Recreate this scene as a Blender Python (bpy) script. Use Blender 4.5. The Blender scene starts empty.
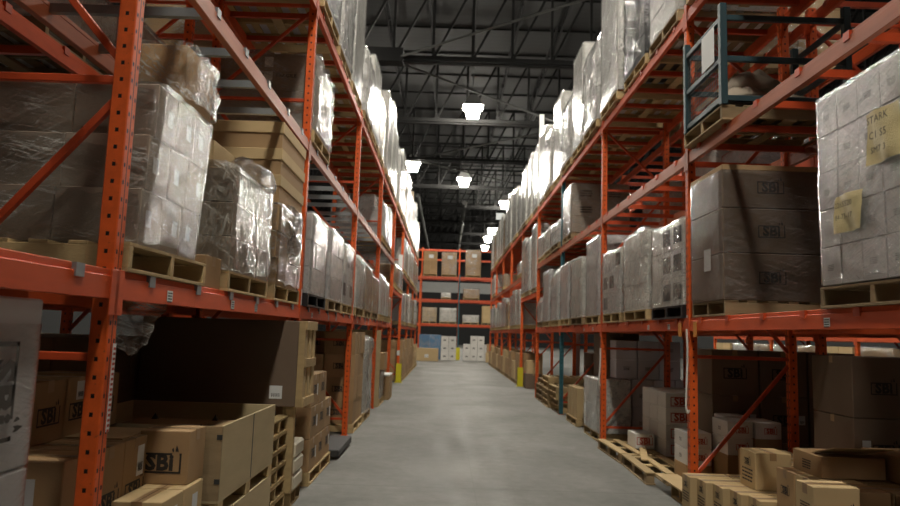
import bpy, math, random
from mathutils import Vector, Matrix, noise

S = bpy.context.scene
COL = S.collection
RND = random.Random(11)
XL, XR = 1.456, 2.423          # distance of each rack face from the camera line
Y0, BAY, POST, DEEP = 2.986, 3.862, .08, 1.07
Z1, Z2, Z3 = 1.833, 3.532, 5.053
TUNNEL = 2.8
ORD = {-1: 'nearest', 0: 'first', 1: 'second', 2: 'third', 3: 'fourth', 4: 'fifth', 5: 'sixth', 6: 'seventh', 7: 'eighth', 8: 'ninth'}
NTH = ['first', 'second', 'third', 'fourth', 'fifth', 'sixth', 'seventh', 'eighth', 'ninth', 'tenth', 'eleventh']
SLOT = ['near', 'middle', 'far']
SIDE = {-1: 'left', 1: 'right'}
def face(s): return s * (XL if s < 0 else XR)
def by(k): return Y0 + BAY * k

# ------------------------------------------------------------------ meshes
class MB:
    def __init__(self): self.v = []; self.f = []
    def hull(self, pts, faces):
        b = len(self.v); c = sum((Vector(p) for p in pts), Vector()) / len(pts)
        self.v += [tuple(p) for p in pts]
        for f in faces:
            a, d, e = (Vector(pts[i]) for i in f[:3])
            n = (d - a).cross(e - a); m = sum((Vector(pts[i]) for i in f), Vector()) / len(f)
            f = list(f) if n.dot(m - c) > 0 else list(reversed(f))
            self.f.append([b + i for i in f])
        return self
    def box(self, x0, y0, z0, x1, y1, z1, bev=0, M=None):
        lo = (min(x0, x1), min(y0, y1), min(z0, z1)); hi = (max(x0, x1), max(y0, y1), max(z0, z1))
        if bev <= 0:
            p = [(x, y, z) for x in (lo[0], hi[0]) for y in (lo[1], hi[1]) for z in (lo[2], hi[2])]
            f = [(0, 1, 3, 2), (4, 5, 7, 6), (0, 1, 5, 4), (2, 3, 7, 6), (0, 2, 6, 4), (1, 3, 7, 5)]
        else:
            p = []; idx = {}
            for sx in (0, 1):
                for sy in (0, 1):
                    for sz in (0, 1):
                        s = (sx, sy, sz)
                        for a in range(3):
                            q = []
                            for i in range(3):
                                base = hi[i] if s[i] else lo[i]
                                q.append(base if i == a else base + (-bev if s[i] else bev))
                            idx[s + (a,)] = len(p); p.append(tuple(q))
            f = []
            for a in range(3):
                b, c = [i for i in range(3) if i != a]
                for sa in (0, 1):
                    q = []
                    for sb, sc in ((0, 0), (1, 0), (1, 1), (0, 1)):
                        s = [0, 0, 0]; s[a] = sa; s[b] = sb; s[c] = sc; q.append(idx[tuple(s) + (a,)])
                    f.append(q)
                for sb in (0, 1):
                    for sc in (0, 1):
                        s = [0, 0, 0]; s[b] = sb; s[c] = sc
                        t = list(s); t[a] = 1; s = tuple(s); t = tuple(t)
                        f.append([idx[s + (b,)], idx[s + (c,)], idx[t + (c,)], idx[t + (b,)]])
            for sx in (0, 1):
                for sy in (0, 1):
                    for sz in (0, 1):
                        f.append([idx[(sx, sy, sz, a)] for a in range(3)])
        if M is not None: p = [tuple(M @ Vector(q)) for q in p]
        return self.hull(p, f)
    def bar(self, p, q, w, h, bev=0):
        p, q = Vector(p), Vector(q); d = q - p; L = d.length; z = d.normalized()
        up = Vector((0, 0, 1)) if abs(z.z) < .95 else Vector((0, 1, 0))
        x = up.cross(z).normalized(); y = z.cross(x)
        M = Matrix((x, y, z)).transposed().to_4x4(); M.translation = p
        return self.box(-w / 2, -h / 2, 0, w / 2, h / 2, L, bev, M)
    def tube(self, p, q, r, n=8, r2=None):
        p, q = Vector(p), Vector(q); z = (q - p).normalized(); r2 = r if r2 is None else r2
        up = Vector((0, 0, 1)) if abs(z.z) < .95 else Vector((0, 1, 0))
        x = up.cross(z).normalized(); y = z.cross(x)
        pts = [p + (x * math.cos(t) + y * math.sin(t)) * r for t in [i * 2 * math.pi / n for i in range(n)]]
        pts += [q + (x * math.cos(t) + y * math.sin(t)) * r2 for t in [i * 2 * math.pi / n for i in range(n)]]
        f = [[i, (i + 1) % n, n + (i + 1) % n, n + i] for i in range(n)] + [list(range(n)), list(range(n, 2 * n))]
        return self.hull(pts, f)
    def mesh(self, name, mat, smooth=False):
        m = bpy.data.meshes.new(name); m.from_pydata(self.v, [], self.f); m.materials.append(mat)
        if smooth: m.polygons.foreach_set('use_smooth', [True] * len(m.polygons))
        m.update(); return m
    def build(self, name, mat, parent=None, loc=(0, 0, 0), smooth=False):
        return put(name, self.mesh(name, mat, smooth), parent, loc)

def put(name, mesh, parent=None, loc=(0, 0, 0), rz=0):
    o = bpy.data.objects.new(name, mesh); COL.objects.link(o)
    o.parent = parent; o.location = loc
    if rz: o.rotation_euler.z = rz
    return o
LABELS = {}
def tag(o, label, cat, group=None, kind=None):
    LABELS.setdefault(label, []).append(o)
    o['label'] = label; o['category'] = cat
    if group: o['group'] = group
    if kind: o['kind'] = kind
    return o
def thing(name, loc, label, cat, group=None, rz=0):
    return tag(put(name, None, None, loc, rz), label, cat, group)
def struct(name, mb, mat, loc=(0, 0, 0)):
    o = mb.build(name, mat, None, loc); o['kind'] = 'structure'; return o
def copy_tree(o, parent=None):
    c = o.copy(); COL.objects.link(c); c.parent = parent
    for ch in list(KIDS(o)): copy_tree(ch, c)
    return c
def KIDS(o): return [c for c in o.children]

# --------------------------------------------------------------- materials
def nt(name):
    m = bpy.data.materials.new(name); m.use_nodes = True
    t = m.node_tree; b = t.nodes['Principled BSDF']
    return m, t, b
def N(t, typ, **kw):
    n = t.nodes.new(typ)
    for k, v in kw.items():
        if k.startswith('i_'):
            n.inputs[k[2:].replace('_', ' ')].default_value = v
        elif k.startswith('n'): n.inputs[int(k[1:])].default_value = v
        else: setattr(n, k, v)
    return n
def math_(t, op, a, b=None, c=None):
    n = t.nodes.new('ShaderNodeMath'); n.operation = op
    for i, x in enumerate((a, b, c)):
        if x is None: continue
        if isinstance(x, (int, float)): n.inputs[i].default_value = x
        else: t.links.new(x, n.inputs[i])
    return n.outputs[0]
def ramp(t, src, stops):
    n = t.nodes.new('ShaderNodeValToRGB'); t.links.new(src, n.inputs[0]); e = n.color_ramp.elements
    while len(e) < len(stops): e.new(.5)
    for i, (p, c) in enumerate(stops):
        e[i].position = p; e[i].color = (c, c, c, 1) if isinstance(c, (int, float)) else (*c, 1)
    return n.outputs[0]
def paint(name, col, var=.15, rough=.5, metal=0, scale=(3, 3, 3), bump=0, bscale=30, rand=.12, spec=.5, detail=4):
    """mottled solid material with a slight random tone per object"""
    m, t, b = nt(name); L = t.links.new
    co = N(t, 'ShaderNodeTexCoord'); mp = N(t, 'ShaderNodeMapping'); mp.inputs['Scale'].default_value = scale
    L(co.outputs['Object'], mp.inputs[0])
    oi = N(t, 'ShaderNodeObjectInfo'); sh = t.nodes.new('ShaderNodeVectorMath'); sh.operation = 'ADD'
    sc = t.nodes.new('ShaderNodeVectorMath'); sc.operation = 'SCALE'; sc.inputs[0].default_value = (17, 23, 31); L(oi.outputs['Random'], sc.inputs['Scale'])
    L(mp.outputs[0], sh.inputs[0]); L(sc.outputs[0], sh.inputs[1])
    nz = N(t, 'ShaderNodeTexNoise', i_Scale=2.0, i_Detail=detail, i_Roughness=.6); L(sh.outputs[0], nz.inputs['Vector'])
    f = math_(t, 'MULTIPLY_ADD', nz.outputs['Fac'], 2 * var, 1 - var)
    f = math_(t, 'MULTIPLY', f, math_(t, 'MULTIPLY_ADD', oi.outputs['Random'], 2 * rand, 1 - rand))
    mx = t.nodes.new('ShaderNodeVectorMath'); mx.operation = 'SCALE'; mx.inputs[0].default_value = col; L(f, mx.inputs['Scale'])
    L(mx.outputs[0], b.inputs['Base Color'])
    b.inputs['Roughness'].default_value = rough; b.inputs['Metallic'].default_value = metal
    b.inputs['Specular IOR Level'].default_value = spec
    if bump:
        n2 = N(t, 'ShaderNodeTexNoise', i_Scale=bscale, i_Detail=3.0); L(sh.outputs[0], n2.inputs['Vector'])
        bp = N(t, 'ShaderNodeBump', i_Strength=bump, i_Distance=.01); L(n2.outputs['Fac'], bp.inputs['Height']); L(bp.outputs[0], b.inputs['Normal'])
    return m
def post_mat(name, col):
    """painted rack post with its punched slots"""
    m, t, b = nt(name); L = t.links.new
    co = N(t, 'ShaderNodeTexCoord'); sp = N(t, 'ShaderNodeSeparateXYZ'); L(co.outputs['Object'], sp.inputs[0])
    sn = N(t, 'ShaderNodeSeparateXYZ'); L(co.outputs['Normal'], sn.inputs[0])
    ax = math_(t, 'ABSOLUTE', sp.outputs[0]); y = sp.outputs[1]
    zf = math_(t, 'ABSOLUTE', math_(t, 'SUBTRACT', math_(t, 'FRACT', math_(t, 'DIVIDE', sp.outputs[2], .078)), .5))
    zin = math_(t, 'LESS_THAN', zf, .12)
    hx = math_(t, 'LESS_THAN', math_(t, 'ABSOLUTE', math_(t, 'SUBTRACT', ax, .04)), .008)
    hy = math_(t, 'LESS_THAN', math_(t, 'ABSOLUTE', math_(t, 'SUBTRACT', math_(t, 'ABSOLUTE', math_(t, 'SUBTRACT', y, .04)), .022)), .007)
    seam = math_(t, 'LESS_THAN', math_(t, 'ABSOLUTE', math_(t, 'SUBTRACT', y, .04)), .0035)
    ny = math_(t, 'GREATER_THAN', math_(t, 'ABSOLUTE', sn.outputs[1]), .7)
    nx = math_(t, 'GREATER_THAN', math_(t, 'ABSOLUTE', sn.outputs[0]), .7)
    a = math_(t, 'MULTIPLY', math_(t, 'MULTIPLY', zin, hx), ny)
    c = math_(t, 'MULTIPLY', math_(t, 'MAXIMUM', math_(t, 'MULTIPLY', zin, hy), seam), nx)
    k = math_(t, 'MAXIMUM', a, c)
    nz = N(t, 'ShaderNodeTexNoise', i_Scale=9.0, i_Detail=6.0, i_Roughness=.65); L(co.outputs['Object'], nz.inputs['Vector'])
    n3 = N(t, 'ShaderNodeTexNoise', i_Scale=45.0, i_Detail=3.0); L(co.outputs['Object'], n3.inputs['Vector'])
    chip = ramp(t, n3.outputs['Fac'], [(.66, 0), (.72, 1)])
    cr = ramp(t, nz.outputs['Fac'], [(.3, [x * .72 for x in col]), (.62, col)])
    m0 = N(t, 'ShaderNodeMix', data_type='RGBA'); L(math_(t, 'MULTIPLY', chip, .5), m0.inputs[0]); L(cr, m0.inputs[6]); m0.inputs[7].default_value = (.09, .05, .035, 1)
    m1 = N(t, 'ShaderNodeMix', data_type='RGBA'); L(k, m1.inputs[0]); L(m0.outputs[2], m1.inputs[6]); m1.inputs[7].default_value = (.006, .005, .005, 1)
    L(m1.outputs[2], b.inputs['Base Color']); b.inputs['Roughness'].default_value = .5; b.inputs['Specular IOR Level'].default_value = .35
    return m
def film_mat(name, base, lo, hi, zfreq=26, tilt=.22, rough=.12, cut=(.45, .68), bump=.5, crumple=.35, streak=.7):
    """thin stretch film: mostly clear, with fine milky and glossy stretch marks, and white creases that also paint in sparkle"""
    m, t, b = nt(name); L = t.links.new; out = t.nodes['Material Output']
    co = N(t, 'ShaderNodeTexCoord'); oi = N(t, 'ShaderNodeObjectInfo')
    sc = t.nodes.new('ShaderNodeVectorMath'); sc.operation = 'SCALE'; sc.inputs[0].default_value = (7, 13, 29); L(oi.outputs['Random'], sc.inputs['Scale'])
    sh = t.nodes.new('ShaderNodeVectorMath'); sh.operation = 'ADD'; L(co.outputs['Object'], sh.inputs[0]); L(sc.outputs[0], sh.inputs[1])
    def layer(scale, rx, detail, dist):
        mp = N(t, 'ShaderNodeMapping'); mp.inputs['Rotation'].default_value = (rx, -rx, 0); L(sh.outputs[0], mp.inputs[0])
        m2 = N(t, 'ShaderNodeMapping'); m2.inputs['Scale'].default_value = scale; L(mp.outputs[0], m2.inputs[0])
        n = N(t, 'ShaderNodeTexNoise', i_Scale=1.0, i_Detail=detail, i_Roughness=.6, i_Distortion=dist); L(m2.outputs[0], n.inputs['Vector']); return n.outputs['Fac']
    s1 = layer((1.6, 1.6, zfreq), tilt, 5.0, .3); s2 = layer((2.2, 2.2, zfreq * 1.7), -tilt * 2, 4.0, .4); cr = layer((11, 11, 11), 0, 5.0, 1.5)
    h = math_(t, 'ADD', math_(t, 'MULTIPLY', math_(t, 'ADD', s1, s2), .5 * (1 - crumple)), math_(t, 'MULTIPLY', cr, crumple))
    big = layer((2.3, 2.3, 2.3), 0, 2.0, 0)
    fac = ramp(t, math_(t, 'ADD', math_(t, 'MULTIPLY', h, .72), math_(t, 'MULTIPLY', big, .28)), [(cut[0], lo), (cut[1], hi)])
    def crease_glint(src, wd):
        return ramp(t, math_(t, 'ABSOLUTE', math_(t, 'SUBTRACT', src, .5)), [(0, 1), (wd, 0)])
    patch = ramp(t, big, [(.42, .15), (.58, 1)])
    cz = math_(t, 'MULTIPLY', math_(t, 'MAXIMUM', crease_glint(s1, .02), math_(t, 'MULTIPLY', crease_glint(s2, .015), .9)), patch)  # whitened film folds that double as painted-in sparkle
    fac = math_(t, 'MAXIMUM', fac, math_(t, 'MULTIPLY', cz, streak))
    b.inputs['Base Color'].default_value = (*base, 1); b.inputs['Roughness'].default_value = .35
    bp = N(t, 'ShaderNodeBump', i_Strength=bump, i_Distance=.03); L(h, bp.inputs['Height']); L(bp.outputs[0], b.inputs['Normal'])
    tr = N(t, 'ShaderNodeBsdfTransparent'); tr.inputs[0].default_value = (.97, .97, .96, 1)
    gl = N(t, 'ShaderNodeBsdfGlossy', i_Roughness=rough); L(bp.outputs[0], gl.inputs['Normal'])
    fr = N(t, 'ShaderNodeFresnel', i_IOR=1.5); L(bp.outputs[0], fr.inputs['Normal'])
    m2 = N(t, 'ShaderNodeMixShader'); L(fac, m2.inputs[0]); L(tr.outputs[0], m2.inputs[1]); L(b.outputs[0], m2.inputs[2])
    m1 = N(t, 'ShaderNodeMixShader'); L(math_(t, 'MINIMUM', math_(t, 'MULTIPLY', fr.outputs[0], 1.25), .6), m1.inputs[0]); L(m2.outputs[0], m1.inputs[1]); L(gl.outputs[0], m1.inputs[2])
    L(m1.outputs[0], out.inputs[0])
    return m
def emit(name, col, st):
    m, t, b = nt(name); b.inputs['Base Color'].default_value = (*col, 1)
    b.inputs['Emission Color'].default_value = (*col, 1); b.inputs['Emission Strength'].default_value = st
    return m
ORANGE = (.80, .125, .02)
M = dict(
    post=post_mat('orange_post', ORANGE), post_teal=post_mat('teal_post', (.035, .14, .17)),
    orange=paint('orange_steel', (.55, .07, .016), .25, .45, 0, (4, 4, 4), .05, 40, .06),
    beam=paint('beam_red', (.66, .10, .026), .28, .55, 0, (1.2, 1.2, 6), .04, 50, .10, .3),
    oldbeam=paint('dusty_beam', (.42, .115, .05), .3, .48, 0, (1.0, 1.0, 7), .05, 50, .08, .35),
    galv=paint('galvanized_steel', (.30, .32, .33), .2, .42, .5, (6, 6, 6), 0, 30, .1),
    darksteel=paint('dark_steel', (.045, .045, .045), .3, .55),
    teal=paint('teal_steel', (.019, .047, .058), .25, .45),
    mesh_wire=paint('wire', (.10, .10, .09), .2, .5),
    kraft=paint('kraft_board', (.40, .26, .135), .10, .8, 0, (2, 2, 2), .1, 60, .12, .2),
    kraft_light=paint('pale_kraft_board', (.56, .41, .22), .10, .8, 0, (2, 2, 2), .1, 60, .10, .2),
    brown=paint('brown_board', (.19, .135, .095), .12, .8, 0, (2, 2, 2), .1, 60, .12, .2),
    white=paint('white_board', (.76, .74, .70), .06, .65, 0, (2, 2, 2), .1, 60, .06, .3),
    grey=paint('grey_board', (.56, .54, .57), .08, .65, 0, (2, 2, 2), .1, 60, .08, .3),
    taupe=paint('taupe_board', (.34, .28, .22), .10, .7, 0, (2, 2, 2), .1, 60, .08, .3),
    black=paint('black_plastic', (.015, .015, .016), .2, .45),
    tape=paint('brown_tape', (.34, .21, .10), .08, .35),
    wood=paint('pallet_wood', (.50, .36, .18), .3, .75, 0, (2, 9, 9), .2, 30, .2, .25),
    oldwood=paint('weathered_wood', (.32, .23, .13), .35, .8, 0, (2, 9, 9), .2, 30, .25, .2),
    ply=paint('plywood', (.53, .42, .24), .16, .6, 0, (1.2, 1.2, 5), .06, 30, .05, .3),
    ink=paint('black_ink', (.028, .024, .02), .1, .7), red_ink=paint('red_ink', (.48, .08, .05), .1, .7),
    grey_ink=paint('grey_ink', (.06, .05, .042), .1, .7),
    paper=paint('paper', (.72, .73, .72), .05, .6), yellow_paper=paint('yellowed_paper', (.62, .52, .27), .18, .6, 0, (6, 6, 6), .3, 20, .05),
    placard=paint('amber_placard', (.80, .32, .05), .08, .5), yellow=paint('yellow_guard', (.72, .62, .02), .1, .5),
    film=film_mat('clear_film', (.74, .72, .66), .0, .14, bump=.9, crumple=.3, streak=.8),
    film_s=film_mat('smooth_film', (.80, .78, .78), .0, .10, bump=.5, crumple=.15, streak=.3),
    film_c=film_mat('crumpled_film', (.78, .75, .67), .0, .34, 9, .5, .12, (.47, .64), .85, .75, .85),
    film_w=film_mat('milky_film', (.74, .73, .69), .10, .45, 14, .4, .16, (.40, .64), .5, .4, .85),
    film_d=film_mat('light_film', (.80, .80, .80), .02, .26, 30, .35, .10, (.46, .66), .7, .25, .75),
    lilac=paint('lilac_board', (.72, .70, .70), .07, .65, 0, (2, 2, 2), .1, 60, .06, .3),
    cream=paint('cream_foam', (.62, .56, .42), .05, .6),
    whitesheet=paint('white_sheet', (.82, .82, .80), .04, .4),
    blue=paint('blue_plastic', (.08, .27, .52), .15, .45), rope=paint('white_cord', (.7, .68, .62), .1, .7),
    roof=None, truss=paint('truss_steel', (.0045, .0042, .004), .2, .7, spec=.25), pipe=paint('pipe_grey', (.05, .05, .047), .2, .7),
    lens=emit('lamp_lens', (1, .945, .83), 330), lens_far=emit('lamp_lens_far', (1, .945, .83), 300), lens_dim=emit('lamp_lens_dim', (1, .945, .83), 120), lampbody=paint('lamp_housing', (.35, .35, .34), .1, .4),
    wall=paint('wall_block', (.5, .5, .48), .08, .8, 0, (1, 1, 1)), cladding=paint('dark_cladding', (.02, .02, .02), .1, .8),
)
def concrete():
    m, t, b = nt('concrete_floor'); L = t.links.new
    co = N(t, 'ShaderNodeTexCoord'); sp = N(t, 'ShaderNodeSeparateXYZ'); L(co.outputs['Object'], sp.inputs[0])
    a = N(t, 'ShaderNodeTexNoise', i_Scale=.55, i_Detail=6.0, i_Roughness=.62, i_Distortion=.6); L(co.outputs['Object'], a.inputs['Vector'])
    mp = N(t, 'ShaderNodeMapping'); mp.inputs['Scale'].default_value = (2.6, .35, 1); L(co.outputs['Object'], mp.inputs[0])
    s = N(t, 'ShaderNodeTexNoise', i_Scale=1.6, i_Detail=5.0, i_Roughness=.6); L(mp.outputs[0], s.inputs['Vector'])
    d = N(t, 'ShaderNodeTexNoise', i_Scale=7.0, i_Detail=8.0, i_Roughness=.7); L(co.outputs['Object'], d.inputs['Vector'])
    v = math_(t, 'ADD', math_(t, 'ADD', math_(t, 'MULTIPLY', a.outputs['Fac'], .5), math_(t, 'MULTIPLY', s.outputs['Fac'], .25)), math_(t, 'MULTIPLY', d.outputs['Fac'], .25))
    c = ramp(t, v, [(.36, (.095, .094, .084)), (.5, (.165, .163, .148)), (.64, (.245, .241, .222))])
    jy = math_(t, 'LESS_THAN', math_(t, 'ABSOLUTE', math_(t, 'SUBTRACT', math_(t, 'FRACT', math_(t, 'DIVIDE', math_(t, 'ADD', sp.outputs[1], 1.9), 6.2)), .5)), .0013)
    jx = math_(t, 'LESS_THAN', math_(t, 'ABSOLUTE', math_(t, 'SUBTRACT', sp.outputs[0], .35)), .006)
    j = math_(t, 'MULTIPLY', math_(t, 'MAXIMUM', jy, math_(t, 'MULTIPLY', jx, .3)), .55)
    mx = N(t, 'ShaderNodeMix', data_type='RGBA'); L(j, mx.inputs[0]); L(c, mx.inputs[6]); mx.inputs[7].default_value = (.07, .068, .06, 1)
    L(mx.outputs[2], b.inputs['Base Color'])
    L(ramp(t, s.outputs['Fac'], [(.3, .58), (.7, .78)]), b.inputs['Roughness'])
    bp = N(t, 'ShaderNodeBump', i_Strength=.12, i_Distance=.02); L(d.outputs['Fac'], bp.inputs['Height']); L(bp.outputs[0], b.inputs['Normal'])
    return m
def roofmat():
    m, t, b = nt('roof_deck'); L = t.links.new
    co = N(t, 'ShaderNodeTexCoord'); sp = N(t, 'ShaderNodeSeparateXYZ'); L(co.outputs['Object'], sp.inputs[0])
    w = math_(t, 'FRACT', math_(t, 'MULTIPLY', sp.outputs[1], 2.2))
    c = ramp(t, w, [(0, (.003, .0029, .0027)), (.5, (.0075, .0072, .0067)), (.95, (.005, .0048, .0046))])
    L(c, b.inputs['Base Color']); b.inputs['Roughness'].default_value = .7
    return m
M['floor'] = concrete(); M['roof'] = roofmat()

# ------------------------------------------------------------ flat lettering
def text_mesh(txt, size, mat, name, frame=None, bold=.012, flame=False, shear=0):
    """lettering lying in the local XZ plane, facing -Y, centred"""
    cu = bpy.data.curves.new(name, 'FONT'); cu.body = txt; cu.size = size; cu.align_x = 'CENTER'; cu.align_y = 'CENTER'
    cu.offset = bold * size; cu.resolution_u = 2; cu.shear = shear; cu.space_character = 1.05
    ob = bpy.data.objects.new(name, cu); COL.objects.link(ob)
    dg = bpy.context.evaluated_depsgraph_get(); me = bpy.data.meshes.new_from_object(ob.evaluated_get(dg))
    mb = MB(); mb.v = [(v.co.x, 0, v.co.y) for v in me.vertices]; mb.f = [list(p.vertices) for p in me.polygons]
    bpy.data.objects.remove(ob); bpy.data.curves.remove(cu); bpy.data.meshes.remove(me)
    def quad(x0, z0, x1, z1):
        b = len(mb.v); mb.v += [(x0, 0, z0), (x1, 0, z0), (x1, 0, z1), (x0, 0, z1)]; mb.f.append([b, b + 1, b + 2, b + 3])
    if frame:
        w, h, s = frame
        quad(-w / 2, -h / 2, w / 2, -h / 2 + s); quad(-w / 2, h / 2 - s, w * .28, h / 2)
        quad(w * .45, h / 2 - s, w / 2, h / 2)
        quad(-w / 2, -h / 2, -w / 2 + s, h / 2); quad(w / 2 - s, -h / 2, w / 2, h / 2)
        if flame:
            for dx, sc, tw in ((-.05, .8, -1), (.0, 1.25, 1), (.055, .8, -1)):
                cx = w * .36 + dx * w; z0 = h / 2 + .02 * w; q = []
                for i in range(7):
                    u = i / 6; q.append((cx + tw * .02 * w * math.sin(u * 3) - .028 * w * math.sin(math.pi * min(1, u * 1.2)) * (1 - u * .4), 0, z0 + u * .16 * w * sc))
                for i in range(5, -1, -1):
                    u = i / 6; q.append((cx + tw * .02 * w * math.sin(u * 3) + .028 * w * math.sin(math.pi * min(1, u * 1.2)) * (1 - u * .4), 0, z0 + u * .16 * w * sc))
                b = len(mb.v); mb.v += q; mb.f.append(list(range(b, b + len(q))))
    m = bpy.data.meshes.new(name); m.from_pydata(mb.v, [], mb.f); m.materials.append(mat)
    return m
LOGO = text_mesh('SBi', .50, M['ink'], 'printed_logo', (1, .46, .045), .045, True)
LOGO_RED = text_mesh('SBi', .50, M['red_ink'], 'printed_logo', (1, .46, .045), .045, True)
LOGO_GREY = text_mesh('SBi', .50, M['grey_ink'], 'printed_logo', (1, .46, .045), .045, True)
def lines_mesh(n, w, pitch, h, mat, name='printed_text'):
    mb = MB(); r = random.Random(n)
    for i in range(n):
        x = -w / 2
        while x < w / 2 - .01:
            l = r.uniform(.012, .05) * w / .2; x1 = min(w / 2, x + l)
            b = len(mb.v); z = -i * pitch
            mb.v += [(x, 0, z), (x1, 0, z), (x1, 0, z + h), (x, 0, z + h)]; mb.f.append([b, b + 1, b + 2, b + 3]); x = x1 + .006 * w / .2
    return mb.mesh(name, mat)
PRINT = lines_mesh(4, .2, .03, .014, M['ink'])
PRINT_BIG = lines_mesh(3, .3, .06, .035, M['ink'])
PANEL = MB().box(-.12, -.001, -.09, .12, 0, .09).mesh('printed_panel', M['black'])
LBL = {}
def label_mesh(w, h):
    k = (w, h)
    if k not in LBL:
        LBL[k] = MB().box(-w / 2, -.001, 0, w / 2, 0, h).mesh('paper_label', M['paper'])
    return LBL[k]
BARCODE = MB()
for i in range(12):
    BARCODE.box(-.022 + i * .004, -.0004, 0, -.022 + i * .004 + (.0012 if i % 3 else .0025), 0, .025)
BARCODE = BARCODE.mesh('barcode', M['ink'])

def on_face(parent, mesh, which, hx, hy, u, z, sc=1, name=None, s=1, off=.0016):
    """which: 'n' near face (-Y), 'a' aisle face of the rack on side s; u = offset along the face from its middle"""
    if which == 'n': loc, rz = (u, -hy - off, z), 0
    else: loc, rz = ((-hx - off, -u, z), -math.pi / 2) if s > 0 else ((hx + off, u, z), math.pi / 2)
    o = put(name or mesh.name.split('.')[0], mesh, parent, loc, rz); o.scale = (sc, 1, sc) if not isinstance(sc, tuple) else sc
    return o
def paper_label(parent, which, hx, hy, u, z, w, h, s=1, code=True):
    o = on_face(parent, label_mesh(w, h), which, hx, hy, u, z, 1, 'paper_label', s, .0012)
    if code and w > .06:
        b = put('barcode', BARCODE, o, (0, -.0014, h * .15)); b.scale = (w / .07, 1, h / .09)
    return o

# ------------------------------------------------------------------ cartons
def carton(x, y, z, w, d, h, mat, label, group=None, logo=None, lab=None, rz=0, s=1, tape=True, cat='box', prints=None, mark=None, open_=False, name='carton'):
    """x, y = centre of the base"""
    r = thing(name, (x, y, z), label, cat, group, rz)
    body = MB().box(-w / 2, -d / 2, 0, w / 2, d / 2, h, .004)
    body.build('carton_body', M[mat], r)
    if tape:
        if w > d: t = MB().box(-w / 2 - .001, -.028, h - .06, w / 2 + .001, .028, h + .0012)
        else: t = MB().box(-.028, -d / 2 - .001, h - .06, .028, d / 2 + .001, h + .0012)
        t.build('packing_tape', M['tape' if mat != 'white' and mat != 'grey' else 'paper'], r)
        f = MB()   # the slit between the top flaps
        if w > d: f.box(-w / 2 + .005, -.0015, h, w / 2 - .005, .0015, h + .002)
        else: f.box(-.0015, -d / 2 + .005, h, .0015, d / 2 - .005, h + .002)
        f.build('flap_seam', M['grey_ink'], r)
    for spec in logo or []:
        which, u, zz, sc = spec[:4]; mesh = spec[4] if len(spec) > 4 else LOGO
        on_face(r, mesh, which, w / 2, d / 2, u, zz, sc, s=s)
    for spec in lab or []:
        paper_label(r, spec[0], w / 2, d / 2, *spec[1:], s=s)
    for spec in prints or []:
        which, u, zz, sc = spec[:4]; mesh = spec[4] if len(spec) > 4 else PRINT
        on_face(r, mesh, which, w / 2, d / 2, u, zz, sc, s=s)
    return r

# ------------------------------------------------------------------ pallets
def pallet_proto():
    r = thing('wooden_pallet', (0, 0, 0), 'x', 'pallet'); g = random.Random(3)
    for y in (-.48, 0, .48): MB().box(-.6, y - .02, .018, .6, y + .02, .118, .003).build('stringer', M['wood'], r)
    for i in range(7):
        x = -.6 + .055 + i * (1.09 / 6); w = .045 if i not in (0, 6) else .06
        x = max(-.6 + w, min(.6 - w, x))
        MB().box(x - w, -.5, .118, x + w, .5, .135, .002).build('deck_board', M['wood'], r)
    for x in (-.545, 0, .545): MB().box(x - .055, -.5, 0, x + .055, .5, .018, .002).build('bottom_board', M['wood'], r)
    return r
PAL = pallet_proto(); FIRST = [True]
def simple_pallet_mesh(mat):
    mb = MB()
    for y in (-.48, 0, .48): mb.box(-.6, y - .02, .018, .6, y + .02, .118)
    for i in range(7):
        x = max(-.54, min(.54, -.545 + i * (1.09 / 6))); mb.box(x - .05, -.5, .118, x + .05, .5, .135)
    for x in (-.545, 0, .545): mb.box(x - .055, -.5, 0, x + .055, .5, .018)
    return mb.mesh('wooden_pallet', M[mat])
PSM = {k: simple_pallet_mesh(k) for k in ('wood', 'oldwood', 'black')}
PH = .135
def pallet(x, y, z, label, group='wooden pallets under loads', near=False, mat='wood', rz=0, sx=1, sy=1):
    if near:
        if FIRST[0]: o = PAL; FIRST[0] = False; LABELS.pop('x', None)
        else: o = copy_tree(PAL)
        o['label'] = label; LABELS.setdefault(label, []).append(o); o['category'] = 'pallet'; o['group'] = group
        if mat != 'wood':
            for c in KIDS(o): c.data = c.data.copy(); c.data.materials[0] = M[mat]
    else:
        o = tag(put('wooden_pallet' if mat != 'black' else 'plastic_pallet', PSM[mat]), label, 'pallet', group)
    o.location = (x, y, z); o.rotation_euler.z = rz; o.scale = (sx, sy, 1)
    return o

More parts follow.
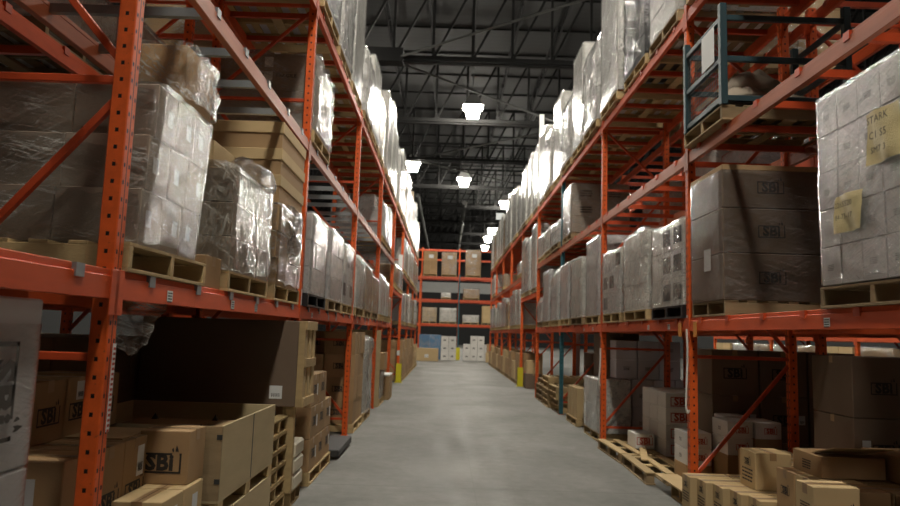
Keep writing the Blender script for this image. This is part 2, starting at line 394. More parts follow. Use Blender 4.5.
# --------------------------------------------------------------- film shells
def film_mesh(dx, dy, h, step, amp, seed, mat, top=.0, rough_top=.0, skirt=.0, close=True, sag=0):
    hx, hy = dx / 2 + .012, dy / 2 + .012; rc = .035
    per = []
    def side(ax, ay, bx, by):
        n = max(2, int(round(math.hypot(bx - ax, by - ay) / step)))
        for i in range(n): per.append((ax + (bx - ax) * i / n, ay + (by - ay) * i / n))
    x, y = hx, hy
    side(-x + rc, -y, x - rc, -y); side(x - rc, -y, x, -y + rc); side(x, -y + rc, x, y - rc); side(x, y - rc, x - rc, y)
    side(x - rc, y, -x + rc, y); side(-x + rc, y, -x, y - rc); side(-x, y - rc, -x, -y + rc); side(-x, -y + rc, -x + rc, -y)
    nz = max(3, int(round((h + skirt) / step))); n = len(per); mb = MB()
    off = Vector((seed * 3.7, seed * 1.3, seed * 7.1))
    def disp(p, k=1):
        q = p + off
        a = abs(noise.noise(q * 4.0)) * 1.2 + abs(noise.noise(Vector((q.x * 9, q.y * 9, q.z * 22)))) * .6
        if amp > .025: a += abs(noise.noise(q * 17)) * .9 + abs(noise.noise(q * 34)) * .5
        return a * amp * k
    for j in range(nz + 1):
        z = -skirt + (h + skirt + .012) * j / nz; u = j / nz
        k = 1.0
        if top and u > 1 - top: k = 1 - .55 * ((u - 1 + top) / top) ** 2.2
        for (px, py) in per:
            p = Vector((px, py, z)); nrm = Vector((px / hx, py / hy, 0)); nrm = Vector((nrm.x ** 5, nrm.y ** 5, 0))
            if nrm.length > 0: nrm.normalize()
            q = Vector((px * k, py * k, z)) + nrm * disp(p)
            if j == 0 and skirt <= 0: q.z += abs(noise.noise(p * 5 + off)) * .06
            if j >= nz - 1 and rough_top: q.z += noise.noise(p * 3 + off) * rough_top
            mb.v.append(tuple(q))
    for j in range(nz):
        for i in range(n):
            a, b = j * n + i, j * n + (i + 1) % n
            mb.f.append([a, b, b + n, a + n])
    if close:
        base = nz * n; kk = .45 if top else 1.0; rings = max(3, int(min(dx, dy) / 2 / max(step, .08)))
        for r in range(1, rings):
            sc = 1 - r / rings
            for i, (px, py) in enumerate(per):
                o = mb.v[base + i]; p = Vector((o[0] * sc, o[1] * sc, h + .012))
                p.z = o[2] * sc + (h + .012) * (1 - sc) + abs(noise.noise(p * 4 + off)) * (amp + rough_top) + sag * (1 - sc)
                mb.v.append(tuple(p))
            for i in range(n):
                a, b = base + (r - 1) * n + i, base + (r - 1) * n + (i + 1) % n
                c, d = base + r * n + (i + 1) % n, base + r * n + i
                mb.f.append([a, b, c, d])
        mb.v.append((0, 0, h + .02 + sag)); c = len(mb.v) - 1; l = base + (rings - 1) * n
        for i in range(n): mb.f.append([l + i, l + (i + 1) % n, c])
    return mb.mesh('stretch_film', M[mat], True)
BOXM = {}
def box_mesh(w, d, h, mat, bev=.003, name='carton'):
    k = (round(w, 3), round(d, 3), round(h, 3), mat)
    if k not in BOXM: BOXM[k] = MB().box(-w / 2, -d / 2, 0, w / 2, d / 2, h, bev).mesh(name, M[mat])
    return BOXM[k]
SEED = [1]
def load(x, y, z, dx, dy, h, grid, mat, label, group, s=1, film='film', near=False, step=None, amp=.006, top=0, rough_top=0, skirt=0,
         lab=None, logo=None, prints=None, jitter=.004, rz=0, mats=None, name='wrapped_load', cat='wrapped pallet load', sag=0, solid=False, lean=0):
    """cartons stacked in a grid under one film, base centre at x, y, z"""
    SEED[0] += 1; g = random.Random(SEED[0])
    r = thing(name, (x, y, z), label, cat, group, rz)
    nx, ny, nz = grid; w, d, hh = dx / nx, dy / ny, h / nz
    if top: shrink = lambda k: 1 - .42 * max(0, (((k + 1) / nz) - 1 + top) / top) ** 2.2
    else: shrink = lambda k: 1
    if solid:
        put('carton', box_mesh(dx - .01, dy - .01, h, mat), r)
    else:
        for k in range(nz):
            sc = shrink(k)
            for i in range(nx):
                for j in range(ny):
                    if not (i in (0,) or i == nx - 1 or j == 0 or j == ny - 1 or k == nz - 1): continue
                    if s > 0 and i == nx - 1 and nx > 1 and j not in (0, ny - 1) and k != nz - 1: continue
                    if s < 0 and i == 0 and nx > 1 and j not in (0, ny - 1) and k != nz - 1: continue
                    mm = mats[g.randrange(len(mats))] if mats else mat
                    o = put('carton', box_mesh(w - .006, d - .006, hh - .004, mm), r,
                            ((-dx / 2 + w * (i + .5)) * sc + g.uniform(-1, 1) * jitter, (-dy / 2 + d * (j + .5)) * sc + g.uniform(-1, 1) * jitter, hh * k))
                    o.scale = (sc, sc, 1)
                    e = (i == 0) if s > 0 else (i == nx - 1)
                    if lab and e and g.random() < lab[2]:
                        paper_label(o, 'a', (w - .006) / 2, (d - .006) / 2, g.uniform(-.2, .2) * d, hh * .35, lab[0], lab[1], s, False)
                    if prints and (e and 'a' in prints[0]) and g.random() < prints[3]:
                        on_face(o, prints[1], 'a', w / 2, d / 2, 0, hh * .5, prints[2], s=s)
                    if prints and (j == 0 and 'n' in prints[0]) and g.random() < prints[3]:
                        on_face(o, prints[1], 'n', w / 2, d / 2, 0, hh * .5, prints[2], s=s)
    if film:
        put('stretch_film', film_mesh(dx, dy, h, step or (.05 if near else .11), amp, SEED[0], film, top, rough_top, skirt, True, sag), r)
    if lean:
        for ch in r.children:
            if ch.name.startswith('stretch_film'):
                for v in ch.data.vertices: v.co.y += lean * v.co.z / h
            else: ch.location.y += lean * (ch.location.z + hh / 2) / h
    return r

# ----------------------------------------------------------------- the racks
PM = {}
def post_mesh(s, mat, H):
    k = (s, mat, H)
    if k not in PM: PM[k] = MB().box(0, 0, 0, s * .08, .08, H, .005).mesh('front_post', M[mat])
    return PM[k]
BM = {}
def cached(key, fn):
    if key not in BM: BM[key] = fn()
    return BM[key]
def upright(s, X, Y, label, group, H=5.14, mat='post', near=True, rowname='rack_upright'):
    r = thing(rowname, (X, Y, 0), label, 'rack upright', group)
    put('front_post', post_mesh(s, mat, H), r); put('rear_post', post_mesh(s, 'post', H), r, (s * (DEEP - .08), 0, 0))
    a, b = s * .06, s * (DEEP - .06)
    for i, z in enumerate((.25, 1.45, 2.70, 3.95, 4.98)):
        put('brace', cached(('h', s, z), lambda: MB().bar((a, .04, z), (b, .04, z), .03, .035, .003).mesh('brace', M['orange'])), r)
    for z0, z1 in ((.30, 1.40), (2.62, 1.50), (2.78, 3.88), (4.92, 4.02)):
        put('diagonal_brace', cached(('d', s, z0), lambda: MB().bar((a, .04, z0), (b, .04, z1), .03, .035, .003).mesh('diagonal_brace', M['orange'])), r)
    for x in (0, s * (DEEP - .08)):
        put('foot_plate', cached(('f', s), lambda: MB().box(-s * .012, -.015, 0, s * .092, .10, .008).mesh('foot_plate', M['orange'])), r, (x, 0, 0))
    return r
def beam_mesh(s, L, mat):
    def fn():
        mb = MB(); mb.box(0, 0, -.130, s * .045, L, -.03, .004); mb.box(s * .012, 0, -.03, s * .045, L, 0, .003)
        mb.box(-s * .001, 0, -.128, s * .002, L, -.108); return mb.mesh('front_beam', M[mat])
    return cached(('b', s, L, mat), fn)
def shelf(s, X, Y, z, label, group, L=BAY - POST, bars='orange', beam='beam', nbars=6, near=True, sign=False, rear=True, depth=DEEP, amber=None):
    r = thing('rack_shelf', (X, Y, z), label, 'rack shelf', group)
    fb = put('front_beam', beam_mesh(s, L, beam), r)
    if rear: put('rear_beam', beam_mesh(-s, L, beam), r, (s * depth, 0, 0))
    cm = cached(('c', s, beam), lambda: MB().box(-s * .007, -.055, -.20, s * .0, .02, 0, .002).mesh('end_connector', M[beam]))
    put('end_connector', cm, fb, (0, 0, 0)); put('end_connector', cm, fb, (0, L + .036, 0))
    def barm():
        mb = MB(); mb.box(s * .045, -.02, -.06, s * (depth - .045), .02, -.004)
        mb.box(-s * .007, -.032, -.055, s * .05, .032, -.0005); return mb.mesh('support_bar', M[bars])
    bm = cached(('s', s, bars, depth), barm)
    for i in range(nbars):
        put('support_bar', bm, r, (0, L * (i + .5) / nbars + RND.uniform(-.04, .04), 0))
    if sign:
        for i, u in enumerate(sign):
            o = put('location_label', cached(('l', s), lambda: MB().box(-s * .0015, -.035, -.028, 0, .035, .028).mesh('location_label', M['paper'])), fb, (-s * .0012, u, -.085))
            on = put('printed_text', PRINT, o, (-s * .0022, 0, .012), -math.pi / 2 * s); on.scale = (.28, 1, .5)
    for u in amber or []:
        put('amber_tag', cached(('am', s), lambda: MB().box(-s * .003, -.045, -.10, 0, .045, .045, .001).mesh('amber_tag', M['placard'])), fb, (-s * .008, u, -.09))
    return r
def slot_y(k, i, n=3):
    L = BAY - POST
    return by(k) + POST + L * (i + .5) / n
def place(s, lvl, k, i=None):
    t = {0: 'floor', 1: 'low shelf', 2: 'middle shelf', 3: 'top shelf', 4: 'tunnel shelf'}[lvl]
    return f"{SIDE[s]} rack, {t}, {ORD[k]} bay" + (f", {SLOT[i]} slot" if i is not None else '')

for s in (-1, 1):
    K1 = 9 if s < 0 else 10
    for k in range(0, K1):
        teal = (s > 0 and k == 3)
        upright(s, face(s), by(k), (f"teal-fronted rack upright on right side, between third and fourth bays" if teal else
                f"orange rack upright on {SIDE[s]} side of aisle, {NTH[k]} from the camera"), f"uprights of the {SIDE[s]} rack", mat='post_teal' if teal else 'post')
    for k in range(-1, K1 - 1):
        lv = [(Z2, 2), (Z3, 3)] + ([(Z1, 1)] if k != 4 else [(TUNNEL, 4)])
        if k == 4: lv = [(TUNNEL, 4), (Z3, 3)] 
        for z, n in lv:
            bars = 'galv' if (s < 0 and n in (1, 2)) else 'orange'
            beam = 'oldbeam' if n == 2 else 'beam'
            shelf(s, face(s), by(k) + POST, z, f"orange beam shelf of {place(s, n, k)}", f"shelves of the {SIDE[s]} rack", bars=bars, beam=beam,
                  nbars=6,
                  sign=((.55, 1.62, 2.2) if s < 0 else (.55, 1.3)) if n == 1 and k < 3 else False,
                  amber=(3.60,) if (s > 0 and n == 1 and k == 0) else (.17,) if (s > 0 and n == 1 and k == 1) else None)
# back row of the double rack, seen through the front one
for s in (-1, 1):
    XB = face(s) + s * 1.30
    for k in range(-1 if s > 0 else 0, 5 if s > 0 else 3):
        upright(s, XB, by(k) + .02, f"orange upright of the rack row behind the {SIDE[s]} rack, {'nearest the camera' if k == (-1 if s > 0 else 0) else ORD[k] + ' bay'}", f"uprights behind the {SIDE[s]} rack")
        if k < (4 if s > 0 else 2):
            for z, n in ((Z1, 1), (Z2, 2), (Z3, 3)):
                shelf(s, XB, by(k) + POST + .02, z, f"orange beam shelf behind the {place(s, n, k)}", f"shelves behind the {SIDE[s]} rack", bars='orange', beam='beam', nbars=6)

# ---------------------------------------------------------- custom near loads
def pal_y(s, x_front, depth=1.2): return s * (x_front + depth / 2)
FL = XL - .02; FR = XR - .02
GL = 'wrapped loads on the left low shelf'; GR = 'wrapped loads on the right low shelf'
z = Z1
# left, first bay
pallet(-(XL - .01 + .6), 3.60, z, 'pale wooden pallet under the big brown wrapped load beside the nearest left post', near=True, sy=1.0)
load(-(1.456 + .625), 3.545, z + PH, 1.25, .74, .82, (3, 3, 3), 'taupe', 'tall brown carton load in clear film directly behind the nearest left post', GL, -1, 'film', True, amp=.008, step=.03, lab=(.06, .08, .8), lean=.14)
r = carton(-(1.47 + .13), 3.85, z + PH + .85, .26, .42, .32, 'kraft', 'upright brown carton on top of the tall wrapped load behind the nearest left post', None, s=-1, tape=False)
put('loose_film', film_mesh(.27, .43, .31, .03, .03, 9, 'film_c', rough_top=.03, close=False), r)
load(-3.45, 3.66, z, 1.1, .8, 1.0, (2, 2, 3), 'taupe', 'brown wrapped cartons on the rear half of the left low shelf, first bay', GL, -1, 'film')
carton(-(1.46 + .3), 4.345, z + .002, .55, .28, .20, 'kraft', 'small brown carton wedged between two pallets on the left low shelf', None, s=-1)
pallet(-(XL - .01 + .6), 5.03, z, 'wooden pallet under the crumpled film load, left rack, low shelf, first bay', near=True, sy=1.0)
load(-(1.45 + .55), 5.02, z + PH, 1.10, .96, .70, (3, 3, 3), 'taupe', 'carton load with loose crumpled clear film over its top, left low shelf', GL, -1, 'film_c', True, amp=.019, rough_top=.05, step=.028, lab=(.07, .1, .3))
put('loose_film', film_mesh(.30, .46, .20, .03, .035, 19, 'film_c', rough_top=.06, top=.5), bpy.data.objects[[o.name for o in COL.objects if o.get('label', '').startswith('carton load with loose')][0]], (.40, .26, .70))
carton(-(1.66 + .24), 4.95, z + PH + .735, .46, .46, .20, 'kraft_light', 'plain tan carton sitting on top of the crumpled film load', None, s=-1, lab=[('a', .05, .05, .07, .07)])
pallet(-(XL - .01 + .6), 6.24, z, 'wooden pallet under the flat lidded cartons, left rack, low shelf, first bay', near=True, sy=.98)
load(-(1.45 + .55), 6.22, z + PH, 1.10, .94, .68, (2, 2, 3), 'kraft', 'tan cartons in loose film below the flat lidded cartons, left low shelf', GL, -1, 'film', True, amp=.016, rough_top=.0, step=.03, jitter=.02)
zz = z + PH + .70
for i, (hh, ln) in enumerate(((.24, 'lowest'), (.23, 'middle'), (.235, 'topmost'))):
    r = thing('lidded_carton', (-(1.45 + .55), 6.24, zz), f"{ln} of the three wide tan lidded cartons stacked high on left low shelf", 'box', 'wide lidded cartons on the left low shelf')
    MB().box(-.54, -.46, 0, .54, .46, hh - .01, .004).build('carton_body', M['kraft'], r)
    MB().box(-.55, -.47, hh - .10, .55, .47, hh, .004).build('lid', M['kraft_light'], r)
    zz += hh
# hanging film and fixtures below the left shelf
def drape(name, label, cx, cy, z0, w, h, seed, mat='film', rz=0, cat='plastic film', thick=.01):
    mb = MB(); n, m_ = 14, 16
    for sd in (0, 1):
        for j in range(m_ + 1):
            for i in range(n + 1):
                u, v = i / n, j / m_; wd = w * (1 - .45 * v)
                mb.v.append(((u - .5) * wd, noise.noise(Vector((u * 4 + seed, v * 3, 0))) * .09 + sd * thick, -h * v * (1 - .15 * math.sin(u * 5 + seed))))
    K = (n + 1) * (m_ + 1)
    for sd in (0, 1):
        for j in range(m_):
            for i in range(n):
                a = sd * K + j * (n + 1) + i; q = [a, a + 1, a + n + 2, a + n + 1]; mb.f.append(q if sd else q[::-1])
    o = mb.build(name, M[mat], None, (cx, cy, z0), True); o.rotation_euler.z = rz
    return tag(o, label, cat)
drape('hanging_film', 'scrap of clear plastic film hanging below the left low shelf', -1.62, 3.55, Z1 - .12, .34, .24, 2.0)
drape('hanging_film', 'loose flap of milky film hanging off the lidded cartons, left low shelf', -1.43, 6.30, z + PH + .74, .5, .42, 5.0, rz=math.pi / 2)

# right, first bay
pallet(FR + .6, 3.86, z, 'dark pallet under the grey carton load at the right edge', near=True, mat='oldwood', sy=1.08)
L1 = load(FR + .57, 3.83, z + PH + .01, 1.14, 1.10, 1.21, (3, 5, 5), 'lilac', 'grey carton load in shiny film with two yellowed paper notes, right edge', GR, 1, 'film_d', True, amp=.006, prints=('a', PRINT, .35, .8), step=.03)
def note(parent, y, z0, w, h, txts, seed):
    mb = MB(); n = 8
    for j in range(n + 1):
        for i in range(n + 1):
            u, v = i / n, j / n
            mb.v.append((-.018 - .012 * math.sin(u * 7 + v * 3 + seed) - .012 * abs(noise.noise(Vector((u * 3, v * 3, seed)))), (.5 - u) * w, v * h))
    for j in range(n):
        for i in range(n):
            a = j * (n + 1) + i; mb.f.append([a, a + 1, a + n + 2, a + n + 1])
    o = mb.build('paper_note', M['yellow_paper'], parent, (-.585, y, z0), True)
    for i, (tx, sz, v) in enumerate(txts):
        tm = text_mesh(tx, sz, M['grey_ink'], 'handwriting', None, .0)
        put('handwriting', tm, o, (-.046, 0, v * h), -math.pi / 2)
note(L1, .18, .30, .27, .23, [('2265520', .048, .70), ('84-73-17', .045, .38)], 1.0)
note(L1, -.17, .64, .29, .30, [('STARK', .06, .80), ('C1 S5', .06, .50), ('SM7 3', .05, .22)], 2.4)
pallet(FR + .62, 6.36, z, 'dark pallet under the three stacked brown logo cartons, right low shelf', near=True, mat='oldwood', sy=.80)
r = thing('wrapped_load', (FR + .56, 6.35, z + PH), 'three large brown logo cartons stacked in clear film on the right low shelf', 'wrapped pallet load', GR)
hts = (.42, .40, .39); zz = 0
for i, hh in enumerate(hts):
    b_ = put('carton', box_mesh(1.10, .78, hh - .006, 'brown' if i < 3 else 'kraft', .006), r, (0, 0, zz))
    on_face(b_, LOGO, 'n', .55, .39, -.12, hh * .48, .24)
    zz += hh
put('carton_lid', box_mesh(1.105, .785, .05, 'kraft', .004), r, (0, 0, zz - .052))
put('stretch_film', film_mesh(1.10, .78, zz - .06, .04, .006, 3, 'film_s', close=False), r)
paper_label(r, 'a', .56, .40, .05, .28, .16, .20, 1, False)

# teal steel cage on the right middle shelf
cx0, cx1, cyn, cyf, cz = 2.37, 3.47, 5.80, 6.70, Z2 + PH
pallet(cx0 + .58, 6.27, Z2, 'wooden pallet under the teal steel cage, right middle shelf', near=True, mat='oldwood', sy=.96)
r = thing('steel_cage', ((cx0 + cx1) / 2, (cyn + cyf) / 2, cz), 'teal steel stacking cage holding bundled sacks on the right middle shelf', 'cage')
hx, hy = (cx1 - cx0) / 2, (cyf - cyn) / 2; H = .93
for sx in (-1, 1):
    for sy in (-1, 1):
        MB().box(sx * hx - .03, sy * hy - .03, 0, sx * hx + .03, sy * hy + .03, H, .004).build('corner_post', M['teal'], r)
for zz in (.06, .42, .80):
    for sy in (-1, 1): MB().box(-hx, sy * hy - .018, zz - .025, hx, sy * hy + .018, zz + .025, .003).build('rail', M['teal'], r)
    for sx in (-1, 1): MB().box(sx * hx - .018, -hy, zz - .025, sx * hx + .018, hy, zz + .025, .003).build('rail', M['teal'], r)
mb = MB()
for i in range(18): y = -hy + .05 + i * (2 * hy - .1) / 17; mb.box(-hx - .002, y - .0015, .06, -hx + .001, y + .0015, .80)
for i in range(15): q = .08 + i * .05; mb.box(-hx - .002, -hy, q - .0015, -hx + .001, hy, q + .0015)
mb.build('wire_mesh', M['mesh_wire'], r)
put('paper_sign', MB().box(-.002, -.15, 0, .0, .15, .34).mesh('paper_sign', M['paper']), r, (-hx - .028, -.18, .44))
MB().box(-hx + .02, -hy + .02, .02, hx - .02, hy - .02, .05).build('cage_floor', M['darksteel'], r)
for i, (sx, sy, sc) in enumerate(((-.25, -.12, 1), (.22, .1, 1.1), (-.05, .22, .9))):
    me = film_mesh(.42 * sc, .34 * sc, .20, .05, .05, 40 + i, 'taupe', .9, .05)
    tag(put('folded_sack', me, None, ((cx0 + cx1) / 2 + sx, (cyn + cyf) / 2 + sy * .6, cz + .055 + (.0 if i < 2 else .235))),
        ['pale sack in the teal cage, nearest the aisle', 'pale sack in the teal cage, farther from the aisle', 'pale sack lying on top of the others in the teal cage'][i], 'sack', 'sacks in the teal cage')

# left middle shelf, second bay: wide FRAGILE cartons
zf = Z2
pallet(-(FL + .6), 7.45, zf, 'wooden pallet under the fragile-marked cartons, left middle shelf', near=True, sy=.98)
r = load(-(1.45 + .56), 7.46, zf + PH, 1.12, .96, .82, (1, 2, 4), 'taupe', 'flat brown cartons marked fragile in film on the left middle shelf', 'wrapped loads on the left middle shelf', -1, 'film_d', True, amp=.03, rough_top=.08, jitter=.006)
FR_T = text_mesh('FRAGILE', .055, M['grey_ink'], 'printed_text', None, .02)
put('printed_text', FR_T, r, (.25, -.502, .57))
for q in (.66, .50): paper_label(r, 'n', .56, .502, .06, q, .09, .11, -1, False)

# ------------------------------------------------------- loads by the table
KIND = {  # char: (word, board, film, extra)
    'W': ('white carton load in milky film', 'white', 'film_w', {}),
    'T': ('tall white carton load in milky film', 'white', 'film_w', {}),
    'G': ('grey carton load in shiny film', 'grey', 'film_d', {}),
    'L': ('lilac-white carton load in shiny film', 'lilac', 'film_d', {}),
    'K': ('brown carton load in clear film', 'kraft', 'film', {}),
    'R': ('round-topped pale load in milky film', 'lilac', 'film_w', dict(top=.35, amp=.03)),
    'S': ('silvery dark load in clear film', 'black', 'film_d', dict(amp=.03)),
    'D': ('white and black carton load in glossy film', 'white', 'film_c', dict(mats=['white', 'white', 'lilac'], amp=.022, rough_top=.05)),
    'B': ('brown printed carton load in clear film', 'taupe', 'film', {}),
    'C': ('white carton load with crumpled glossy film', 'white', 'film_c', dict(amp=.03, rough_top=.07)),
}
TAB = {  # (side, level): {bay: [(char, height), ...]}
    (-1, 1): {1: [('L', .84), ('L', .86), ('D', .84)], 2: [('C', .78), ('K', .80), ('K', .7)], 3: [('W', .86), ('W', .80), ('K', .5)],
              5: [('G', .9), ('C', .95), ('W', 1.0)], 6: [('W', 1.1), ('G', .9), ('K', 1.0)], 7: [('W', 1.0), ('W', 1.1), ('W', .9)]},
    (-1, 4): {4: [('K', .5), ('W', .6), ('G', .6)]},
    (-1, 2): {0: [('.', 0), ('.', 0), ('.', 0)], 3: [('R', .95), ('W', .85), ('.', 0)], 5: [('W', 1.0), ('K', .8), ('W', 1.1)], 6: [('W', 1.0), ('W', 1.1), ('K', .9)], 7: [('W', 1.1), ('K', 1.0), ('W', 1.1)]},
    (-1, 3): {-1: [('K', 1.7), ('K', 1.8), ('K', 1.9)], 0: [('K', 1.7), ('K', 1.9), ('G', 1.8)], 1: [('G', 1.6), ('R', 1.85), ('T', 1.85)], 2: [('R', 1.35), ('W', 1.45), ('K', 1.2)],  # nearest and first bay loads are made tall to shade the racks below
              3: [('W', 1.75), ('T', 1.95), ('W', 1.7)], 4: [('R', 1.9), ('T', 1.8), ('K', 1.7)], 5: [('W', 1.8), ('T', 1.9), ('W', 1.5)],
              6: [('K', 1.9), ('W', 1.7), ('T', 1.9)], 7: [('R', 1.6), ('W', 1.5), ('K', 1.7)]},
    (1, 1): {1: [('D', .90), ('C', .98), ('D', .92)], 2: [('L', 1.28), ('C', 1.08), ('L', 1.10)], 3: [('R', 1.30), ('L', 1.2), ('R', .75)],
             5: [('W', 1.15), ('W', 1.2), ('G', 1.1)], 6: [('K', .9), ('W', 1.1), ('G', 1.2)], 7: [('W', 1.0), ('W', 1.1), ('W', .9)], 8: [('W', 1.1), ('G', 1.0), ('W', 1.0)]},
    (1, 4): {4: [('W', 1.75), ('R', 1.85), ('T', 1.7)]},
    (1, 2): {2: [('.', 0), ('.', 0), ('B', .98)], 3: [('R', .62), ('C', .5), ('W', .55)], 5: [('R', .5), ('.', 0), ('.', 0)], 6: [('.', 0), ('.', 0), ('K', .5)], 8: [('W', .9), ('W', .8), ('.', 0)]},
    (1, 3): {-1: [('K', 1.7), ('K', 1.8), ('K', 1.9)], 0: [('K', 1.7), ('K', 1.9), ('G', 1.8)], 1: [('W', 1.6), ('S', 1.5), ('T', 2.05)], 2: [('R', 1.9), ('T', 2.0), ('R', 1.75)],  # nearest two bays loaded tall here too, for the shade they cast
             3: [('W', 2.0), ('R', 1.95), ('T', 2.0)], 4: [('W', 1.9), ('W', 2.0), ('T', 1.9)], 5: [('R', 1.9), ('W', 1.8), ('W', 2.0)],
             6: [('T', 2.1), ('W', 1.6), ('K', 1.5)], 7: [('W', 1.9), ('T', 1.9), ('W', 1.7)], 8: [('K', 1.5), ('W', 1.8), ('T', 1.9)]},
}
ZL = {1: Z1, 2: Z2, 3: Z3, 4: TUNNEL}
for (s, lv), bays in TAB.items():
    for k, row in bays.items():
        for i, (c, h) in enumerate(row):
            if c == '.': continue
            word, board, film, ex = KIND[c]; ex = dict(ex)
            if lv == 3 and s > 0 and k >= 2: h *= .93
            y = slot_y(k, i) + RND.uniform(-.05, .05); zz = ZL[lv]; near = k <= 2 and lv < 3
            fx = (XL if s < 0 else XR) - .03 + RND.uniform(-.03, .03)
            if lv == 1 and s > 0 and k == 1: fx = XR - .02
            pm = 'wood' if RND.random() < .72 else 'oldwood'
            if (s, lv, k, i) in ((-1, 1, 1, 0), (1, 1, 1, 0)): pm = 'black'
            pallet(s * (fx + .6), y, zz, f"{'black' if pm == 'black' else 'weathered' if pm == 'oldwood' else 'pale wooden'} pallet, {place(s, lv, k, i)}", near=(k <= 2 and lv in (1, 3) and pm != 'black'), mat=pm, sy=1.04)
            dy = RND.uniform(1.0, 1.12); dx = 1.14
            if c == 'S': dy = .95
            grid = (2, 2 if lv == 3 else 3, max(2, round(h / RND.choice((.28, .34)))))
            if k >= 5: grid = (1, 2, max(2, round(h / .4)))
            load(s * (fx + .01 + dx / 2), y, zz + PH, dx, dy, h, grid, board, f"{word}, {place(s, lv, k, i)}", f"loads on the {SIDE[s]} {['', 'low shelf', 'middle shelf', 'top shelf', 'tunnel shelf'][lv]}",
                 s, film, step=.06 if k <= 2 else .12, lab=(.09, .10, .25) if k <= 3 and board != 'black' else None,
                 prints=('an', PRINT_BIG, .8, .6) if c == 'B' else ('an', PANEL, 1, .4) if c == 'D' else ('an', PRINT, .5, .4) if c in 'GLD' and k < 3 else None, rz=RND.uniform(-.02, .02),
                 name='carton_load' if c == 'B' else 'wrapped_load', **ex)
for i in range(3):
    y = slot_y(0, i); pallet(-(XL + 1.92), y, 0, f"pallet on the floor behind the left rack, first bay, {SLOT[i]} slot", 'pallets in the rack rows behind', mat='oldwood')
    load(-(XL + 1.90), y, PH, 1.12, 1.05, 1.35, (2, 2, 3), 'brown', f"dark brown cartons on the floor behind the left rack, first bay, {SLOT[i]} slot", 'loads in the rack rows behind', -1, None)
# leaning white boards
for x, y, z0, h, lab_ in ((2.43, 18.53, Z3, 2.7, 'narrow white board standing upright on the right top shelf, fifth bay'), (-1.60, 22.22, TUNNEL, 1.3, 'narrow white board standing at the left tunnel shelf edge')):
    tag(MB().box(x, y, z0, x + .13, y + .03, z0 + h, .003).build('white_board', M['whitesheet']), lab_, 'board')

# back rows
for s in (-1, 1):
    for lv, k, i, c, h in ([(1, 1, 0, 'W', .9), (1, 1, 2, 'G', 1.0), (2, 1, 1, 'G', .5), (2, 2, 1, 'W', .8), (2, 1, 2, 'W', .7), (3, 0, 1, 'K', 1.0), (3, 1, 1, 'K', 1.0), (1, 0, 1, 'C', 1.1), (2, 0, 0, 'W', .7), (1, 2, 1, 'W', .9), (3, 2, 0, 'K', 1)] if s > 0 else
                           [(2, 0, 2, 'W', .62), (2, 0, 1, 'W', .5), (1, 1, 0, 'K', .9), (2, 1, 0, 'W', .7), (3, 0, 0, 'K', .9), (3, 1, 1, 'K', .9)]):
        word, board, film, ex = KIND[c]; zz = ZL[lv]; X = s * ((XL if s < 0 else XR) + 1.32 + .6); y = slot_y(k, i)
        pallet(X, y, zz, f"pallet behind {place(s, lv, k, i)}", 'pallets in the rack rows behind', mat='oldwood')
        load(X, y, zz + PH, 1.12, 1.05, h, (2, 2, max(2, round(h / .33))), board, f"{word.split(' in ')[0].split(' with ')[0]} behind {place(s, lv, k, i)}", 'loads in the rack rows behind', s, film, **ex)

# --------------------------------------------------------------- left floor
GC = 'brown logo cartons on the left floor'
lg = lambda u, z_, sc: [('a', u, z_, sc)]
# big wrapped white load at the left edge
pallet(-(1.50 + .6), 2.02, 0, 'pallet under the tall pale wrapped load at the left edge', near=True, mat='oldwood', sy=1.1)
r = thing('wrapped_load', (-(1.50 + .56), 2.02, PH), 'tall pale wrapped load with a vertical logo at the left edge', 'wrapped pallet load')
zz = 0
for i, hh in enumerate((.44, .50, .61)):
    put('carton', box_mesh(1.10 - (.02 if i == 0 else 0), 1.14, hh - .006, 'lilac', .008), r, (0, 0, zz)); zz += hh
put('stretch_film', film_mesh(1.10, 1.14, 1.44, .05, .003, 77, 'film_s', close=False), r)
lgo = put('printed_logo', LOGO_GREY, r, (.575, .33, 1.22), 0); lgo.rotation_euler = (0, math.pi / 2, math.pi / 2); lgo.scale = (.34, 1, .34)
# stack by the nearest post: three low, three upper
for i in range(3):
    y = 3.12 + .29 * (i + .5)
    pos = ['nearest', 'middle', 'farthest'][i]
    carton(-(1.65 + .24), y - .02, .02 + .49, .48, .285, .475, 'kraft', f"brown logo carton in the waist-high front row behind the nearest left post, {pos} of three", GC, s=-1,
           logo=lg(0, .20, .22), lab=([('a', .05, .27, .08, .16)] if i == 2 else [('n', .05, .20, .14, .20)] if i == 0 else None))
    carton(-(1.65 + .24), y - .02, .02, .48, .285, .485, 'kraft', f"brown carton at the bottom behind the nearest left post, {pos} of three", GC, s=-1, logo=lg(0, .20, .22))
    carton(-(2.0 + .20), y + .30, .02 + .49 + .477, .40, .31, .31, 'kraft', f"brown logo carton in the upper set-back row behind the nearest left post, {pos} of three", GC, s=-1,
           logo=lg(0, .13, .20), lab=([('a', .0, .19, .08, .10)] if i == 1 else None))
MB_ = thing('floor_board', (-2.1, 3.75, 0), 'thin skid board under the brown logo cartons by the nearest left post', 'board')
MB().box(-.45, -.70, 0, .45, .35, .02).build('board_sheet', M['oldwood'], MB_)
tag(MB().box(-.24, -.2, 0, .24, .2, .006).build('cardboard_sheet', M['kraft'], None, (-1.93, 3.93, .987)), 'loose cardboard flap lying on the front carton row, left floor', 'cardboard')
